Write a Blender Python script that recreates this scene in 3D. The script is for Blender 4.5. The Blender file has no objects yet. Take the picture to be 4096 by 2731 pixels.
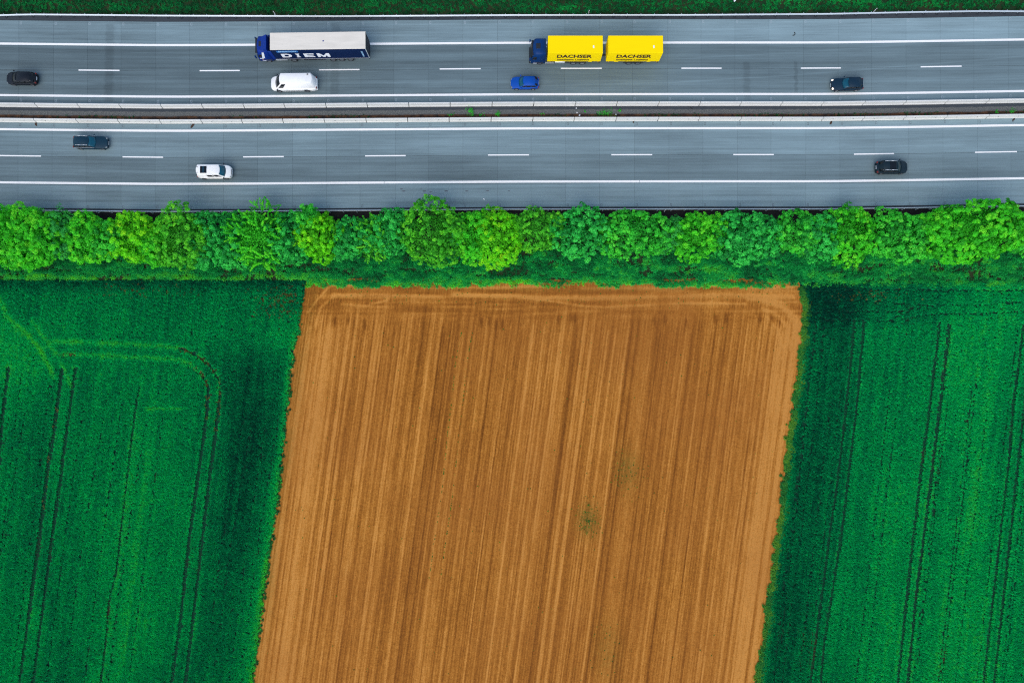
import bpy, bmesh, math, random
import numpy as np
from mathutils import Vector, Matrix

rad = math.radians
R = random.Random(7)
NR = np.random.default_rng(11)
scene = bpy.context.scene
COL = scene.collection

# ------------------------------------------------------------------ camera, sky, sun, exposure
CAM_H, TILT, LENS = 100.0, rad(2.4), 24.0
cam = bpy.data.cameras.new('camera')
cam.lens = LENS; cam.sensor_width = 36.0; cam.clip_end = 6000; cam.clip_start = 0.5
camo = bpy.data.objects.new('camera', cam)
camo.location = (0, 0, CAM_H); camo.rotation_euler = (TILT, 0, 0)
COL.objects.link(camo); scene.camera = camo

SUN_EL, SUN_AZ = rad(52), rad(200)          # azimuth clockwise from north: light from the south-south-west
w = bpy.data.worlds.new('World'); scene.world = w; w.use_nodes = True
wn = w.node_tree.nodes; wl = w.node_tree.links
sky = wn.new('ShaderNodeTexSky'); sky.sky_type = 'NISHITA'; sky.sun_disc = False
sky.sun_elevation = SUN_EL; sky.sun_rotation = SUN_AZ
wl.new(sky.outputs[0], wn['Background'].inputs[0]); wn['Background'].inputs[1].default_value = 0.15
sl = bpy.data.lights.new('sun', 'SUN'); sl.energy = 1.25; sl.angle = rad(60); sl.color = (1, 0.93, 0.84)
so = bpy.data.objects.new('sun', sl); COL.objects.link(so)
sd = Vector((math.sin(SUN_AZ) * math.cos(SUN_EL), math.cos(SUN_AZ) * math.cos(SUN_EL), math.sin(SUN_EL)))
so.rotation_euler = sd.to_track_quat('Z', 'Y').to_euler(); so.location = (0, 0, 200)
scene.view_settings.view_transform = 'Standard'; scene.view_settings.look = 'None'
scene.view_settings.gamma = 1; scene.view_settings.exposure = 0.62
scene.render.engine = 'CYCLES'
scene.cycles.use_denoising = False; scene.cycles.filter_width = 1.15
scene.cycles.max_bounces = 6; scene.cycles.diffuse_bounces = 3

FPX = 4096 * LENS / 36.0
def P(px, py, z=0.0):
    """survey: photo pixel (4096 wide) on the level z -> world x, y"""
    cx = (px - 2048) / FPX; cy = (1365.5 - py) / FPX
    dy = cy * math.cos(TILT) + math.sin(TILT); dz = cy * math.sin(TILT) - math.cos(TILT)
    t = (CAM_H - z) / -dz
    return cx * t, dy * t
def Pn(px, py, z=0.0):
    cx = (np.asarray(px) - 2048) / FPX; cy = (1365.5 - np.asarray(py)) / FPX
    dy = cy * math.cos(TILT) + math.sin(TILT); dz = cy * math.sin(TILT) - math.cos(TILT)
    t = (CAM_H - z) / -dz
    return cx * t, dy * t
def unP(x, y, z=0.0):
    x = np.asarray(x, float); y = np.asarray(y, float); dz = z - CAM_H
    yc = y * math.cos(TILT) + dz * math.sin(TILT); zc = -y * math.sin(TILT) + dz * math.cos(TILT)
    return 2048 + FPX * x / -zc, 1365.5 - FPX * yc / -zc

# ------------------------------------------------------------------ helpers
def tag(o, label=None, cat=None, group=None, kind=None):
    if label: o['label'] = label
    if cat: o['category'] = cat
    if group: o['group'] = group
    if kind: o['kind'] = kind
    return o
def thing(name, label, cat, loc=(0, 0, 0), rz=0.0, group=None):
    o = bpy.data.objects.new(name, None); o.empty_display_size = 0.3
    COL.objects.link(o); o.location = loc; o.rotation_euler = (0, 0, rz)
    return tag(o, label, cat, group)
def link(name, me, mat=None, parent=None, loc=None, rot=None):
    o = bpy.data.objects.new(name, me); COL.objects.link(o)
    if mat is not None and me is not None and not me.materials: me.materials.append(mat)
    if parent: o.parent = parent
    if loc is not None: o.location = loc
    if rot is not None: o.rotation_euler = rot
    return o
def smooth(me, angle=None):
    for p in me.polygons: p.use_smooth = True
def pymesh(name, vs, fs, smooth_=False):
    me = bpy.data.meshes.new(name); me.from_pydata([tuple(map(float, v)) for v in vs], [], fs); me.update()
    if smooth_: smooth(me)
    return me
def npmesh(name, v, f, smooth_=False):
    """v (n,3) array, f (m,k) array of equal sized faces"""
    me = bpy.data.meshes.new(name); n, k = f.shape
    me.vertices.add(len(v)); me.vertices.foreach_set('co', np.ascontiguousarray(v, dtype=np.float32).ravel())
    me.loops.add(n * k); me.loops.foreach_set('vertex_index', np.ascontiguousarray(f, dtype=np.int32).ravel())
    me.polygons.add(n); me.polygons.foreach_set('loop_start', np.arange(0, n * k, k, dtype=np.int32))
    me.polygons.foreach_set('loop_total', np.full(n, k, dtype=np.int32))
    if smooth_: me.polygons.foreach_set('use_smooth', np.ones(n, dtype=bool))
    me.update(calc_edges=True); return me
def fattr(me, name, a):
    at = me.attributes.new(name, 'FLOAT', 'POINT'); at.data.foreach_set('value', np.ascontiguousarray(a, dtype=np.float32))
def bm_mesh(bm, name, smooth_=False):
    me = bpy.data.meshes.new(name); bm.normal_update(); bm.to_mesh(me); bm.free()
    if smooth_: smooth(me)
    return me
def bm_box(bm, c, s, bevel=0.0, seg=2, taper=None):
    r = bmesh.ops.create_cube(bm, size=1.0); vs = r['verts']
    for v in vs:
        v.co = Vector((v.co.x * s[0], v.co.y * s[1], v.co.z * s[2]))
        if taper and v.co.z > 0: v.co.x *= taper[0]; v.co.y *= taper[1]
    if bevel > 0:
        es = list({e for v in vs for e in v.link_edges})
        rr = bmesh.ops.bevel(bm, geom=es, offset=bevel, segments=seg, affect='EDGES', profile=0.5)
        vs = list({v for f in rr['faces'] for v in f.verts} | {v for v in vs if v.is_valid})
        # bevel of all edges yields only faces of this box
    for v in vs: v.co += Vector(c)
def box(name, c, s, mat, parent, bevel=0.0, seg=2, sm=False, taper=None):
    bm = bmesh.new(); bm_box(bm, c, s, bevel, seg, taper)
    return link(name, bm_mesh(bm, name, sm), mat, parent)
def bm_cyl(bm, a, b, r, n=10, r2=None):
    a = Vector(a); b = Vector(b); d = b - a
    m = Matrix.Translation((a + b) / 2) @ d.to_track_quat('Z', 'Y').to_matrix().to_4x4()
    bmesh.ops.create_cone(bm, cap_ends=True, segments=n, radius1=r, radius2=r if r2 is None else r2, depth=d.length, matrix=m)

def hashn(ix, iy, seed):
    h = (ix.astype(np.int64) * 374761393 + iy.astype(np.int64) * 668265263 + seed * 974711) & 0x7fffffff
    h = ((h ^ (h >> 13)) * 1274126177) & 0x7fffffff
    return ((h ^ (h >> 16)) & 0xffff) / 65535.0
def vnoise(x, y, seed=0):
    x = np.asarray(x, float); y = np.asarray(y, float)
    ix = np.floor(x); iy = np.floor(y); fx = x - ix; fy = y - iy
    fx = fx * fx * (3 - 2 * fx); fy = fy * fy * (3 - 2 * fy)
    a = hashn(ix, iy, seed); b = hashn(ix + 1, iy, seed); c = hashn(ix, iy + 1, seed); d = hashn(ix + 1, iy + 1, seed)
    return (a * (1 - fx) + b * fx) * (1 - fy) + (c * (1 - fx) + d * fx) * fy
def fbm(x, y, seed=0, o=3):
    s = 0; a = 0.5; t = 0
    for k in range(o):
        s = s + a * vnoise(x * 2 ** k, y * 2 ** k, seed + k * 17); t += a; a *= 0.5
    return s / t
def sstep(e0, e1, x):
    t = np.clip((x - e0) / (e1 - e0), 0, 1); return t * t * (3 - 2 * t)
def dist_poly(x, y, pts):
    """distance of points to a polyline"""
    d = np.full(x.shape, 1e9)
    for (ax, ay), (bx, by) in zip(pts[:-1], pts[1:]):
        ux, uy = bx - ax, by - ay; L2 = ux * ux + uy * uy + 1e-9
        t = np.clip(((x - ax) * ux + (y - ay) * uy) / L2, 0, 1)
        d = np.minimum(d, np.hypot(x - ax - t * ux, y - ay - t * uy))
    return d

# ------------------------------------------------------------------ materials
class NT:
    def __init__(s, name):
        s.m = bpy.data.materials.new(name); s.m.use_nodes = True; s.n = s.m.node_tree.nodes; s.l = s.m.node_tree.links
        s.b = s.n['Principled BSDF']
    def new(s, t, **k):
        n = s.n.new(t)
        for a, v in k.items(): setattr(n, a, v)
        return n
    def put(s, sock, v):
        if hasattr(v, 'node'): s.l.new(v, sock)
        else: sock.default_value = v
    def math(s, op, a, b=0.0, c=None, clamp=False):
        n = s.new('ShaderNodeMath', operation=op); n.use_clamp = clamp
        s.put(n.inputs[0], a); s.put(n.inputs[1], b)
        if c is not None: s.put(n.inputs[2], c)
        return n.outputs[0]
    def mix(s, f, a, b, mode='MIX'):
        n = s.new('ShaderNodeMix', data_type='RGBA', blend_type=mode)
        s.put(n.inputs[0], f)
        s.put(n.inputs[6], a if hasattr(a, 'node') else (*a, 1) if len(a) == 3 else a)
        s.put(n.inputs[7], b if hasattr(b, 'node') else (*b, 1) if len(b) == 3 else b)
        return n.outputs[2]
    def noise(s, vec=None, scale=5, detail=3, rough=0.55, dim='3D', out=0):
        n = s.new('ShaderNodeTexNoise', noise_dimensions=dim)
        n.inputs['Scale'].default_value = scale; n.inputs['Detail'].default_value = detail; n.inputs['Roughness'].default_value = rough
        if vec is not None: s.l.new(vec, n.inputs['Vector'])
        return n.outputs[out]
    def ramp(s, f, stops, interp='LINEAR'):
        n = s.new('ShaderNodeValToRGB'); cr = n.color_ramp; cr.interpolation = interp
        while len(cr.elements) < len(stops): cr.elements.new(0.5)
        for e, (p, c) in zip(cr.elements, stops):
            e.position = p; e.color = (*c, 1) if len(c) == 3 else c
        s.put(n.inputs[0], f); return n.outputs[0]
    def range(s, v, a, b, c=0.0, d=1.0, smooth_=True):
        n = s.new('ShaderNodeMapRange'); n.interpolation_type = 'SMOOTHSTEP' if smooth_ else 'LINEAR'
        s.put(n.inputs[0], v)
        for i, q in enumerate((a, b, c, d)): n.inputs[1 + i].default_value = q
        return n.outputs[0]
    def attr(s, name, kind='GEOMETRY', out='Fac'):
        n = s.new('ShaderNodeAttribute', attribute_name=name, attribute_type=kind); return n.outputs[out]
    def obj(s): return s.new('ShaderNodeTexCoord').outputs['Object']
    def gen(s): return s.new('ShaderNodeTexCoord').outputs['Object']
    def scalev(s, v, sc):
        n = s.new('ShaderNodeMapping'); s.l.new(v, n.inputs[0]); n.inputs['Scale'].default_value = sc; return n.outputs[0]
    def comb(s, x, y, z=0.0):
        n = s.new('ShaderNodeCombineXYZ'); s.put(n.inputs[0], x); s.put(n.inputs[1], y); s.put(n.inputs[2], z); return n.outputs[0]
    def rnd(s): return s.new('ShaderNodeObjectInfo').outputs['Random']
    def bump(s, h, st=0.3, d=0.02):
        n = s.new('ShaderNodeBump'); s.put(n.inputs['Height'], h); n.inputs['Strength'].default_value = st; n.inputs['Distance'].default_value = d
        s.l.new(n.outputs[0], s.b.inputs['Normal'])
    def fin(s, col=None, rough=0.8, spec=None, **k):
        if col is not None: s.put(s.b.inputs['Base Color'], col if hasattr(col, 'node') else (*col, 1))
        s.put(s.b.inputs['Roughness'], rough)
        if spec is not None: s.put(s.b.inputs['Specular IOR Level'], spec)
        for a, v in k.items(): s.put(s.b.inputs[a.replace('_', ' ')], v)
        return s.m
def vary(name, col, amt=0.12, scale=4.0, rough=0.7, spec=0.4, **k):
    """plain paint or plastic with slight uneven wear"""
    t = NT(name); f = t.noise(t.obj(), scale, 4)
    lo = tuple(c * (1 - amt) for c in col); hi = tuple(min(1, c * (1 + amt)) for c in col)
    return t.fin(t.mix(f, lo, hi), rough, spec, **k)

M = {}
M['white_paint'] = vary('road_marking_white', (0.86, 0.83, 0.77), 0.06, 1.5, 0.7)
M['barrier'] = None
def concrete_barrier():
    t = NT('barrier_concrete'); o = t.obj()
    a = t.noise(t.scalev(o, (0.5, 4, 4)), 1.2, 5); b = t.noise(t.scalev(o, (5, 1, 0.5)), 2.0, 3)
    c = t.mix(t.range(a, 0.35, 0.75), (0.70, 0.68, 0.61), (0.60, 0.585, 0.53))
    c = t.mix(t.math('MULTIPLY', t.range(b, 0.6, 0.8), 0.25), c, (0.42, 0.42, 0.38))
    return t.fin(t.mix(t.math('MULTIPLY', t.rnd(), 0.25), c, (0.50, 0.51, 0.49)), 0.85, 0.2)
M['barrier'] = concrete_barrier()
M['dark_joint'] = vary('joint_filler', (0.06, 0.065, 0.07), 0.2, 3)
M['steel'] = vary('galvanised_steel', (0.50, 0.55, 0.57), 0.15, 3, 0.45, 0.5, Metallic=0.35)
M['post'] = vary('galvanised_post', (0.38, 0.44, 0.46), 0.15, 3, 0.5, 0.5)
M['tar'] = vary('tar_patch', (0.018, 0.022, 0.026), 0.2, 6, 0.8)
M['rubber'] = vary('tyre_rubber', (0.014, 0.014, 0.015), 0.2, 8, 0.8)
M['rim'] = vary('alloy_rim', (0.26, 0.28, 0.29), 0.1, 8, 0.35, 0.5, Metallic=0.5)
M['steel_rim'] = vary('steel_rim', (0.10, 0.11, 0.12), 0.15, 8, 0.5)
M['plastic'] = vary('dark_plastic', (0.012, 0.014, 0.017), 0.2, 6, 0.55)
M['chassis'] = vary('chassis_metal', (0.02, 0.022, 0.03), 0.3, 5, 0.7)
M['chrome'] = vary('bright_trim', (0.75, 0.77, 0.78), 0.05, 4, 0.25, 0.5, Metallic=0.6)
M['plate'] = vary('number_plate', (0.50, 0.55, 0.58), 0.05, 6, 0.5)
M['white_plastic'] = vary('white_plastic', (0.8, 0.8, 0.78), 0.06, 4, 0.5)
def glass(name, col, rough=0.06):
    t = NT(name); f = t.noise(t.obj(), 1.2, 2)
    return t.fin(t.mix(f, tuple(c * 0.6 for c in col), tuple(c * 1.3 for c in col)), max(rough, .22), 0.35)
M['glass_dark'] = glass('tinted_glass', (0.006, 0.008, 0.010))
M['glass_teal'] = glass('windscreen_glass', (0.004, 0.075, 0.115), 0.12)  # teal base colour stands in for sky reflected in the glass
M['glass_grey'] = glass('windscreen_grey', (0.010, 0.028, 0.034), 0.1)
def paint(name, col, rough=0.28, coat=0.6):
    rough, coat = max(rough, .5), 0.0
    t = NT(name); f = t.noise(t.obj(), 2.5, 3)
    return t.fin(t.mix(f, tuple(c * 0.9 for c in col), tuple(min(1, c * 1.08) for c in col)), rough, 0.22, Coat_Weight=coat, Coat_Roughness=0.3)
M['p_black'] = paint('paint_black', (0.006, 0.009, 0.014), 0.45, 0.25)
M['p_navy'] = paint('paint_navy_teal', (0.004, 0.022, 0.042), 0.4, 0.3)
M['p_slate'] = paint('paint_slate_blue', (0.005, 0.030, 0.050), 0.4, 0.3)
M['p_ink'] = paint('paint_ink', (0.006, 0.018, 0.026), 0.42, 0.3)
M['p_blue'] = paint('paint_bright_blue', (0.0005, 0.062, 0.33))
M['p_cabblue'] = paint('paint_cab_blue', (0.001, 0.024, 0.20), 0.4, 0.3)
M['p_cabnavy'] = paint('paint_cab_navy', (0.001, 0.030, 0.125), 0.4, 0.3)
M['p_white'] = paint('paint_white', (0.86, 0.84, 0.79), 0.4, 0.3)
def box_paint(name, c1, c2, streak):
    t = NT(name); o = t.obj()
    a = t.noise(t.scalev(o, (0.35, 2.0, 1)), 1.0, 5); b = t.noise(t.scalev(o, (6, 0.5, 0.7)), 1.4, 4)
    c = t.mix(t.range(a, 0.3, 0.75), c1, c2)
    return t.fin(t.mix(t.math('MULTIPLY', t.range(b, 0.55, 0.85), streak), c, tuple(q * 0.7 for q in c2)), 0.7, 0.08)
M['tarp_white'] = box_paint('trailer_roof_tarp', (0.75, 0.68, 0.565), (0.66, 0.60, 0.50), 0.30)
M['tarp_navy'] = box_paint('curtain_navy', (0.004, 0.016, 0.062), (0.003, 0.012, 0.05), 0.2)
M['yellow'] = box_paint('box_yellow', (0.98, 0.70, 0.0), (0.97, 0.68, 0.0), 0.03)
M['yellow_side'] = M['yellow']
M['letter_white'] = vary('lettering_white', (0.8, 0.8, 0.8), 0.04)
M['letter_brown'] = vary('lettering_dark', (0.045, 0.022, 0.004), 0.1)
M['letter_pale'] = vary('lettering_pale_blue', (0.30, 0.52, 0.70), 0.1)
M['band_blue'] = vary('band_light_blue', (0.02, 0.14, 0.40), 0.1)
M['head_lamp'] = vary('headlamp_glass', (0.12, 0.15, 0.16), 0.05, 4, 0.15, 0.6)
M['tail_lamp'] = vary('tail_lamp_red', (0.17, 0.012, 0.006), 0.1, 4, 0.3, 0.5)
M['amber'] = vary('marker_amber', (0.75, 0.30, 0.01), 0.1, 4, 0.3)
def lit_lamp():
    t = NT('headlamp_lit'); t.put(t.b.inputs['Emission Color'], (1, 0.82, 0.66, 1)); t.b.inputs['Emission Strength'].default_value = 1.1
    return t.fin((0.7, 0.6, 0.5), 0.2)
M['lamp_lit'] = lit_lamp()

def slab_mat(name, base, stops, bands, lonfade, scuffs=()):
    """brushed concrete: tone across the carriageway (lat = photo row at mid frame), rubber streaks along it"""
    t = NT(name); lat = t.attr('lat'); lon = t.attr('lon')
    l0, l1 = base
    f = t.range(lat, l0, l1, 0, 1, False)
    c = t.ramp(f, [((p - l0) / (l1 - l0), q) for p, q in stops], 'LINEAR')
    v = t.comb(t.math('MULTIPLY', lon, 0.014), t.math('MULTIPLY', lat, 0.032))
    st = t.noise(v, 3.0, 2.5, 0.5)                                              # long streaks
    v2 = t.comb(t.math('MULTIPLY', lon, 0.10), t.math('MULTIPLY', lat, 0.11))
    st2 = t.noise(v2, 3.0, 3, 0.6)
    big = t.noise(t.comb(t.math('MULTIPLY', lon, 0.03), t.math('MULTIPLY', lat, 0.006)), 2.0, 3)
    gr = t.noise(t.obj(), 9.0, 3, 0.7)
    k = t.math('ADD', t.math('MULTIPLY', t.math('SUBTRACT', st, 0.5), .70), t.math('MULTIPLY', t.math('SUBTRACT', st2, 0.5), 0.45))
    k = t.math('ADD', k, t.math('MULTIPLY', t.math('SUBTRACT', big, 0.5), 0.7))
    k = t.math('ADD', k, t.math('MULTIPLY', t.math('SUBTRACT', gr, 0.5), 0.28))
    k = t.math('ADD', k, t.math('MULTIPLY', t.math('SUBTRACT', t.rnd(), 0.5), 0.10))
    k = t.math('ADD', k, t.range(lon, -78, 78, lonfade[0], lonfade[1], False))
    for (x0, wd, amt, la, lb) in bands:                                       # tar bled across the slabs
        e = t.math('ADD', lon, t.math('MULTIPLY', t.math('SUBTRACT', t.noise(t.comb(0.0, t.math('MULTIPLY', lat, 0.05)), 1.0, 3), 0.5), 0.9))
        g = t.math('MULTIPLY', t.range(e, x0 - wd, x0 - wd * 0.4), t.range(e, x0 + wd * 0.4, x0 + wd, 1, 0))
        g = t.math('MULTIPLY', g, t.math('MULTIPLY', t.range(lat, la - 6, la + 4), t.range(lat, lb - 4, lb + 6, 1, 0)))
        k = t.math('ADD', k, t.math('MULTIPLY', g, -amt))
    for (xa, la, xb, lb, wd, amt) in scuffs:                                  # rubber and chalky wheel scuffs that cross the lanes
        q = (lb - la) / (xb - xa); d = t.math('SUBTRACT', t.math('ADD', lat, t.math('MULTIPLY', big, 8.0)), t.math('ADD', t.math('MULTIPLY', lon, q), la - q * xa + 4.0))
        g = t.math('MULTIPLY', t.range(t.math('ABSOLUTE', d), 0.0, wd, 1, 0), t.math('MULTIPLY', t.range(lon, xa - 6, xa + 4), t.range(lon, xb - 4, xb + 10, 1, 0)))
        k = t.math('ADD', k, t.math('MULTIPLY', g, amt))
    k = t.math('ADD', k, 1.0)
    sc = t.new('ShaderNodeVectorMath', operation='SCALE'); t.l.new(c, sc.inputs[0]); t.l.new(k, sc.inputs[3])
    rr = t.range(st, 0.3, 0.7, 0.85, 0.65)
    t.bump(t.noise(t.obj(), 30, 2), 0.15, 0.01)
    return t.fin(sc.outputs[0], rr, 0.3)
def G(v, b=1.0):   # concrete grey, slightly cool
    return (v * 0.75, v * 1.045, v * 1.09 * b)
M['slab_n'] = slab_mat('concrete_north', (76, 412), [(78, G(.245)), (165, G(.235)), (178, G(.165)), (196, G(.128)), (225, G(.155)), (252, G(.122)), (276, G(.150)), (300, G(.138)), (330, G(.165)), (355, G(.150)), (378, G(.18)), (410, G(.185))],
                       [(P(437, 300)[0], 0.9, .17, 90, 400), (P(1340, 300)[0], 0.9, .17, 90, 385), (P(2986, 300)[0], 0.7, .18, 250, 400), (P(3183, 300)[0], .35, .2, 250, 372), (P(1090, 300)[0], .5, .1, 90, 170)], (-.16, .24), ((P(2696, 333)[0], 333, P(4096, 226)[0], 240, 5, .22), (P(2696, 238)[0], 240, P(3560, 190)[0], 190, 4, .16), (P(2696, 140)[0], 140, P(3760, 75)[0], 78, 2.2, -.14), (P(1900, 330)[0], 352, P(2760, 338)[0], 330, 5, .12)))
M['slab_s'] = slab_mat('concrete_south', (484, 832), [(486, G(0.246)), (514, G(0.241)), (540, G(0.219)), (565, G(0.214)), (588, G(0.230)), (618, G(0.214)), (624, G(0.177)), (650, G(0.161)), (678, G(0.180)), (705, G(0.152)), (726, G(0.182)), (734, G(0.241)), (780, G(0.230)), (830, G(0.257))],
                       [(P(826, 560)[0] - 4, 2.0, .0, 515, 620)], (-.12, .16))
def asphalt(name, v, sc=6):
    t = NT(name); o = t.obj(); a = t.noise(o, sc, 5, 0.7); b = t.noise(t.scalev(o, (0.15, 1.5, 1)), 1.0, 4)
    k = t.math('ADD', t.math('MULTIPLY', a, 0.5), t.math('MULTIPLY', b, 0.5))
    t.bump(a, 0.3, 0.02)
    return t.fin(t.mix(t.range(k, 0.3, 0.7), tuple(q * 0.75 for q in v), tuple(q * 1.25 for q in v)), 0.9, 0.25)
M['asph_edge'] = asphalt('edge_asphalt', (0.042, 0.048, 0.053))
M['roadbase'] = vary('road_base', (0.075, 0.09, 0.098), 0.2, 2, 0.9)
def median_mat():
    t = NT('median_soil'); lat = t.attr('lat'); o = t.obj()
    n = t.noise(o, 1.3, 5, 0.65); g = t.noise(o, 9, 4, 0.8); h = t.noise(t.scalev(o, (0.25, 1, 1)), 1.0, 4)
    asp = t.mix(g, (0.040, 0.048, 0.055), (0.060, 0.070, 0.078))
    gra = t.mix(t.range(g, .35, .7), (0.065, 0.070, 0.066), (0.21, 0.21, 0.19))
    bro = t.mix(t.range(n, .35, .65), (0.030, 0.022, 0.018), (0.12, 0.055, 0.025))
    e = t.math('ADD', lat, t.math('MULTIPLY', t.math('SUBTRACT', n, 0.5), 9.0))
    c = t.mix(t.range(e, 436, 442), asp, gra)
    e2 = t.math('ADD', lat, t.math('MULTIPLY', t.math('SUBTRACT', h, 0.5), 14.0))
    c = t.mix(t.range(e2, 454, 460), c, bro)
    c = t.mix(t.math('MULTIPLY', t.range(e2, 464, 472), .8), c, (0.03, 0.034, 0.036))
    t.bump(g, 0.6, 0.04)
    return t.fin(c, 0.95, 0.1)
M['median'] = median_mat()
def ground_mat(name, c1, c2, c3, sc=0.6):
    t = NT(name); o = t.obj(); a = t.noise(o, sc, 6, 0.65); b = t.noise(o, sc * 7, 4, 0.7)
    c = t.mix(t.range(a, 0.35, 0.65), c1, c2); c = t.mix(t.range(b, 0.55, 0.75), c, c3)
    t.bump(b, 0.5, 0.05); return t.fin(c, 0.95, 0.1)
M['verge'] = ground_mat('verge_ground', (0.010, 0.040, 0.014), (0.030, 0.040, 0.016), (0.07, 0.045, 0.022))
M['meadow'] = ground_mat('far_ground', (0.006, 0.11, 0.034), (0.010, 0.14, 0.038), (0.022, 0.12, 0.03), 0.05)
M['hedge_soil'] = ground_mat('hedge_floor_soil', (0.016, 0.014, 0.014), (0.026, 0.022, 0.018), (0.040, 0.028, 0.018))
def shaded_crop_soil():
    t = NT('crop_floor_soil_shaded'); o = t.obj(); a = t.noise(o, 0.09, 4, 0.6); b = t.noise(o, 3, 4, 0.7)
    c = t.mix(b, (0.003, 0.036, 0.019), (0.008, 0.050, 0.026))  # soil darkened to green: tramline shade put into the floor colour
    c = t.mix(t.math('MULTIPLY', t.range(a, 0.58, 0.70), t.range(b, .35, .6)), c, (0.040, 0.020, 0.012))
    return t.fin(c, 0.95, 0.1)
M['shaded_crop_soil'] = shaded_crop_soil()
def soil_mat():
    t = NT('bare_soil'); tone = t.attr('tone'); weed = t.attr('weed'); red = t.attr('red'); o = t.obj()
    f1 = t.noise(o, 2.0, 5, 0.75); f2 = t.noise(o, 5, 4, 0.8)
    ac = t.attr('across'); al = t.attr('along')
    s1 = t.noise(t.comb(t.math('MULTIPLY', ac, .45), t.math('MULTIPLY', al, .012)), 1.0, 3, .6)
    s2 = t.noise(t.comb(t.math('MULTIPLY', ac, .16), t.math('MULTIPLY', al, .05)), 1.0, 4, .7)
    k = t.math('ADD', tone, t.math('MULTIPLY', t.math('SUBTRACT', f1, 0.5), 0.50))
    k = t.math('ADD', k, t.math('MULTIPLY', t.math('SUBTRACT', f2, 0.5), 1.05))
    k = t.math('ADD', k, t.math('MULTIPLY', t.math('SUBTRACT', s1, 0.5), 0.80))
    k = t.math('ADD', k, t.math('MULTIPLY', t.math('SUBTRACT', s2, 0.5), 0.30))
    c = t.ramp(k, [(0.0, (0.11, 0.034, 0.004)), (0.3, (0.22, 0.074, 0.009)), (0.5, (0.325, 0.115, 0.014)), (0.75, (0.47, 0.185, 0.028)), (1.0, (0.62, 0.27, 0.055))])
    c = t.mix(t.math('MULTIPLY', red, 0.45), c, (0.30, 0.098, 0.018))
    c = t.mix(t.math('MULTIPLY', weed, t.range(f1, 0.3, 0.6)), c, (0.085, 0.085, 0.012))
    t.bump(t.math('ADD', f2, s1), 0.7, 0.05)
    return t.fin(c, 0.95, 0.1)
M['soil'] = soil_mat()
def leaf_mat(name, stops, kind, rough=0.6, trans=0.3, field=False):
    """leaf colour from the plant's own tone attribute; thin leaves let some light through"""
    t = NT(name); tone = t.attr('tone', kind)
    v = t.noise(t.new('ShaderNodeNewGeometry').outputs['Position'], 0.9 if field else 3.0, 2)
    k = t.math('ADD', tone, t.math('MULTIPLY', t.math('SUBTRACT', v, 0.5), 0.25))
    c = t.ramp(k, stops)
    t.fin(c, rough, 0.08 if field else 0.2)
    if trans > 0:
        tr = t.new('ShaderNodeBsdfTranslucent'); t.l.new(c, tr.inputs[0])
        mx = t.new('ShaderNodeMixShader'); mx.inputs[0].default_value = trans
        t.l.new(t.b.outputs[0], mx.inputs[1]); t.l.new(tr.outputs[0], mx.inputs[2])
        t.l.new(mx.outputs[0], t.n['Material Output'].inputs[0])
    return t.m
M['wheat'] = leaf_mat('wheat_leaf', [(0, (0.0005, 0.09, 0.048)), (0.3, (0.0005, 0.345, 0.102)), (0.6, (0.001, 0.64, 0.135)), (1, (0.10, 0.78, 0.05))], 'INSTANCER', 0.7, 0.25, True)
M['wheat_dry'] = leaf_mat('wheat_leaf_dry', [(0, (0.05, 0.12, 0.025)), (0.5, (0.17, 0.18, 0.04)), (1, (0.34, 0.24, 0.08))], 'INSTANCER', 0.7, 0.2, True)
M['grassleaf'] = leaf_mat('verge_grass_leaf', [(0, (0.014, 0.06, 0.020)), (0.3, (0.007, 0.20, 0.048)), (0.6, (0.012, 0.46, 0.075)), (1, (0.14, 0.72, 0.03))], 'INSTANCER', 0.6, 0.25, True)
M['weedleaf'] = leaf_mat('field_weed_leaf', [(0, (0.01, 0.08, 0.025)), (0.5, (0.03, 0.22, 0.03)), (1, (0.14, 0.30, 0.02))], 'INSTANCER', 0.6, 0.25, True)
M['bark'] = ground_mat('bark', (0.05, 0.04, 0.03), (0.08, 0.065, 0.05), (0.03, 0.025, 0.02), 2.0)
LEAF = {
    'blue':   [(0, (0.004, 0.10, 0.016)), (0.5, (0.016, 0.27, 0.034)), (1, (0.05, 0.46, 0.055))],
    'green':  [(0, (0.006, 0.11, 0.010)), (0.5, (0.026, 0.31, 0.020)), (1, (0.085, 0.52, 0.028))],
    'bright': [(0, (0.008, 0.13, 0.005)), (0.5, (0.036, 0.34, 0.011)), (1, (0.12, 0.56, 0.014))],
    'yellow': [(0, (0.018, 0.15, 0.002)), (0.5, (0.075, 0.38, 0.005)), (1, (0.20, 0.60, 0.006))],
    'olive':  [(0, (0.010, 0.105, 0.005)), (0.5, (0.042, 0.28, 0.012)), (1, (0.12, 0.46, 0.014))],
    'grey':   [(0, (0.005, 0.080, 0.014)), (0.5, (0.018, 0.20, 0.030)), (1, (0.05, 0.34, 0.045))],
    'brown':  [(0, (0.015, 0.035, 0.010)), (0.5, (0.035, 0.075, 0.018)), (1, (0.07, 0.12, 0.03))],
}
for k_, s_ in LEAF.items():
    s_ = [(p, tuple(min(.85, c * 2.3) for c in q)) for p, q in s_]
    M['leaf_' + k_] = leaf_mat('leaf_' + k_, s_, 'GEOMETRY', 0.5, 0.35)

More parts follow.
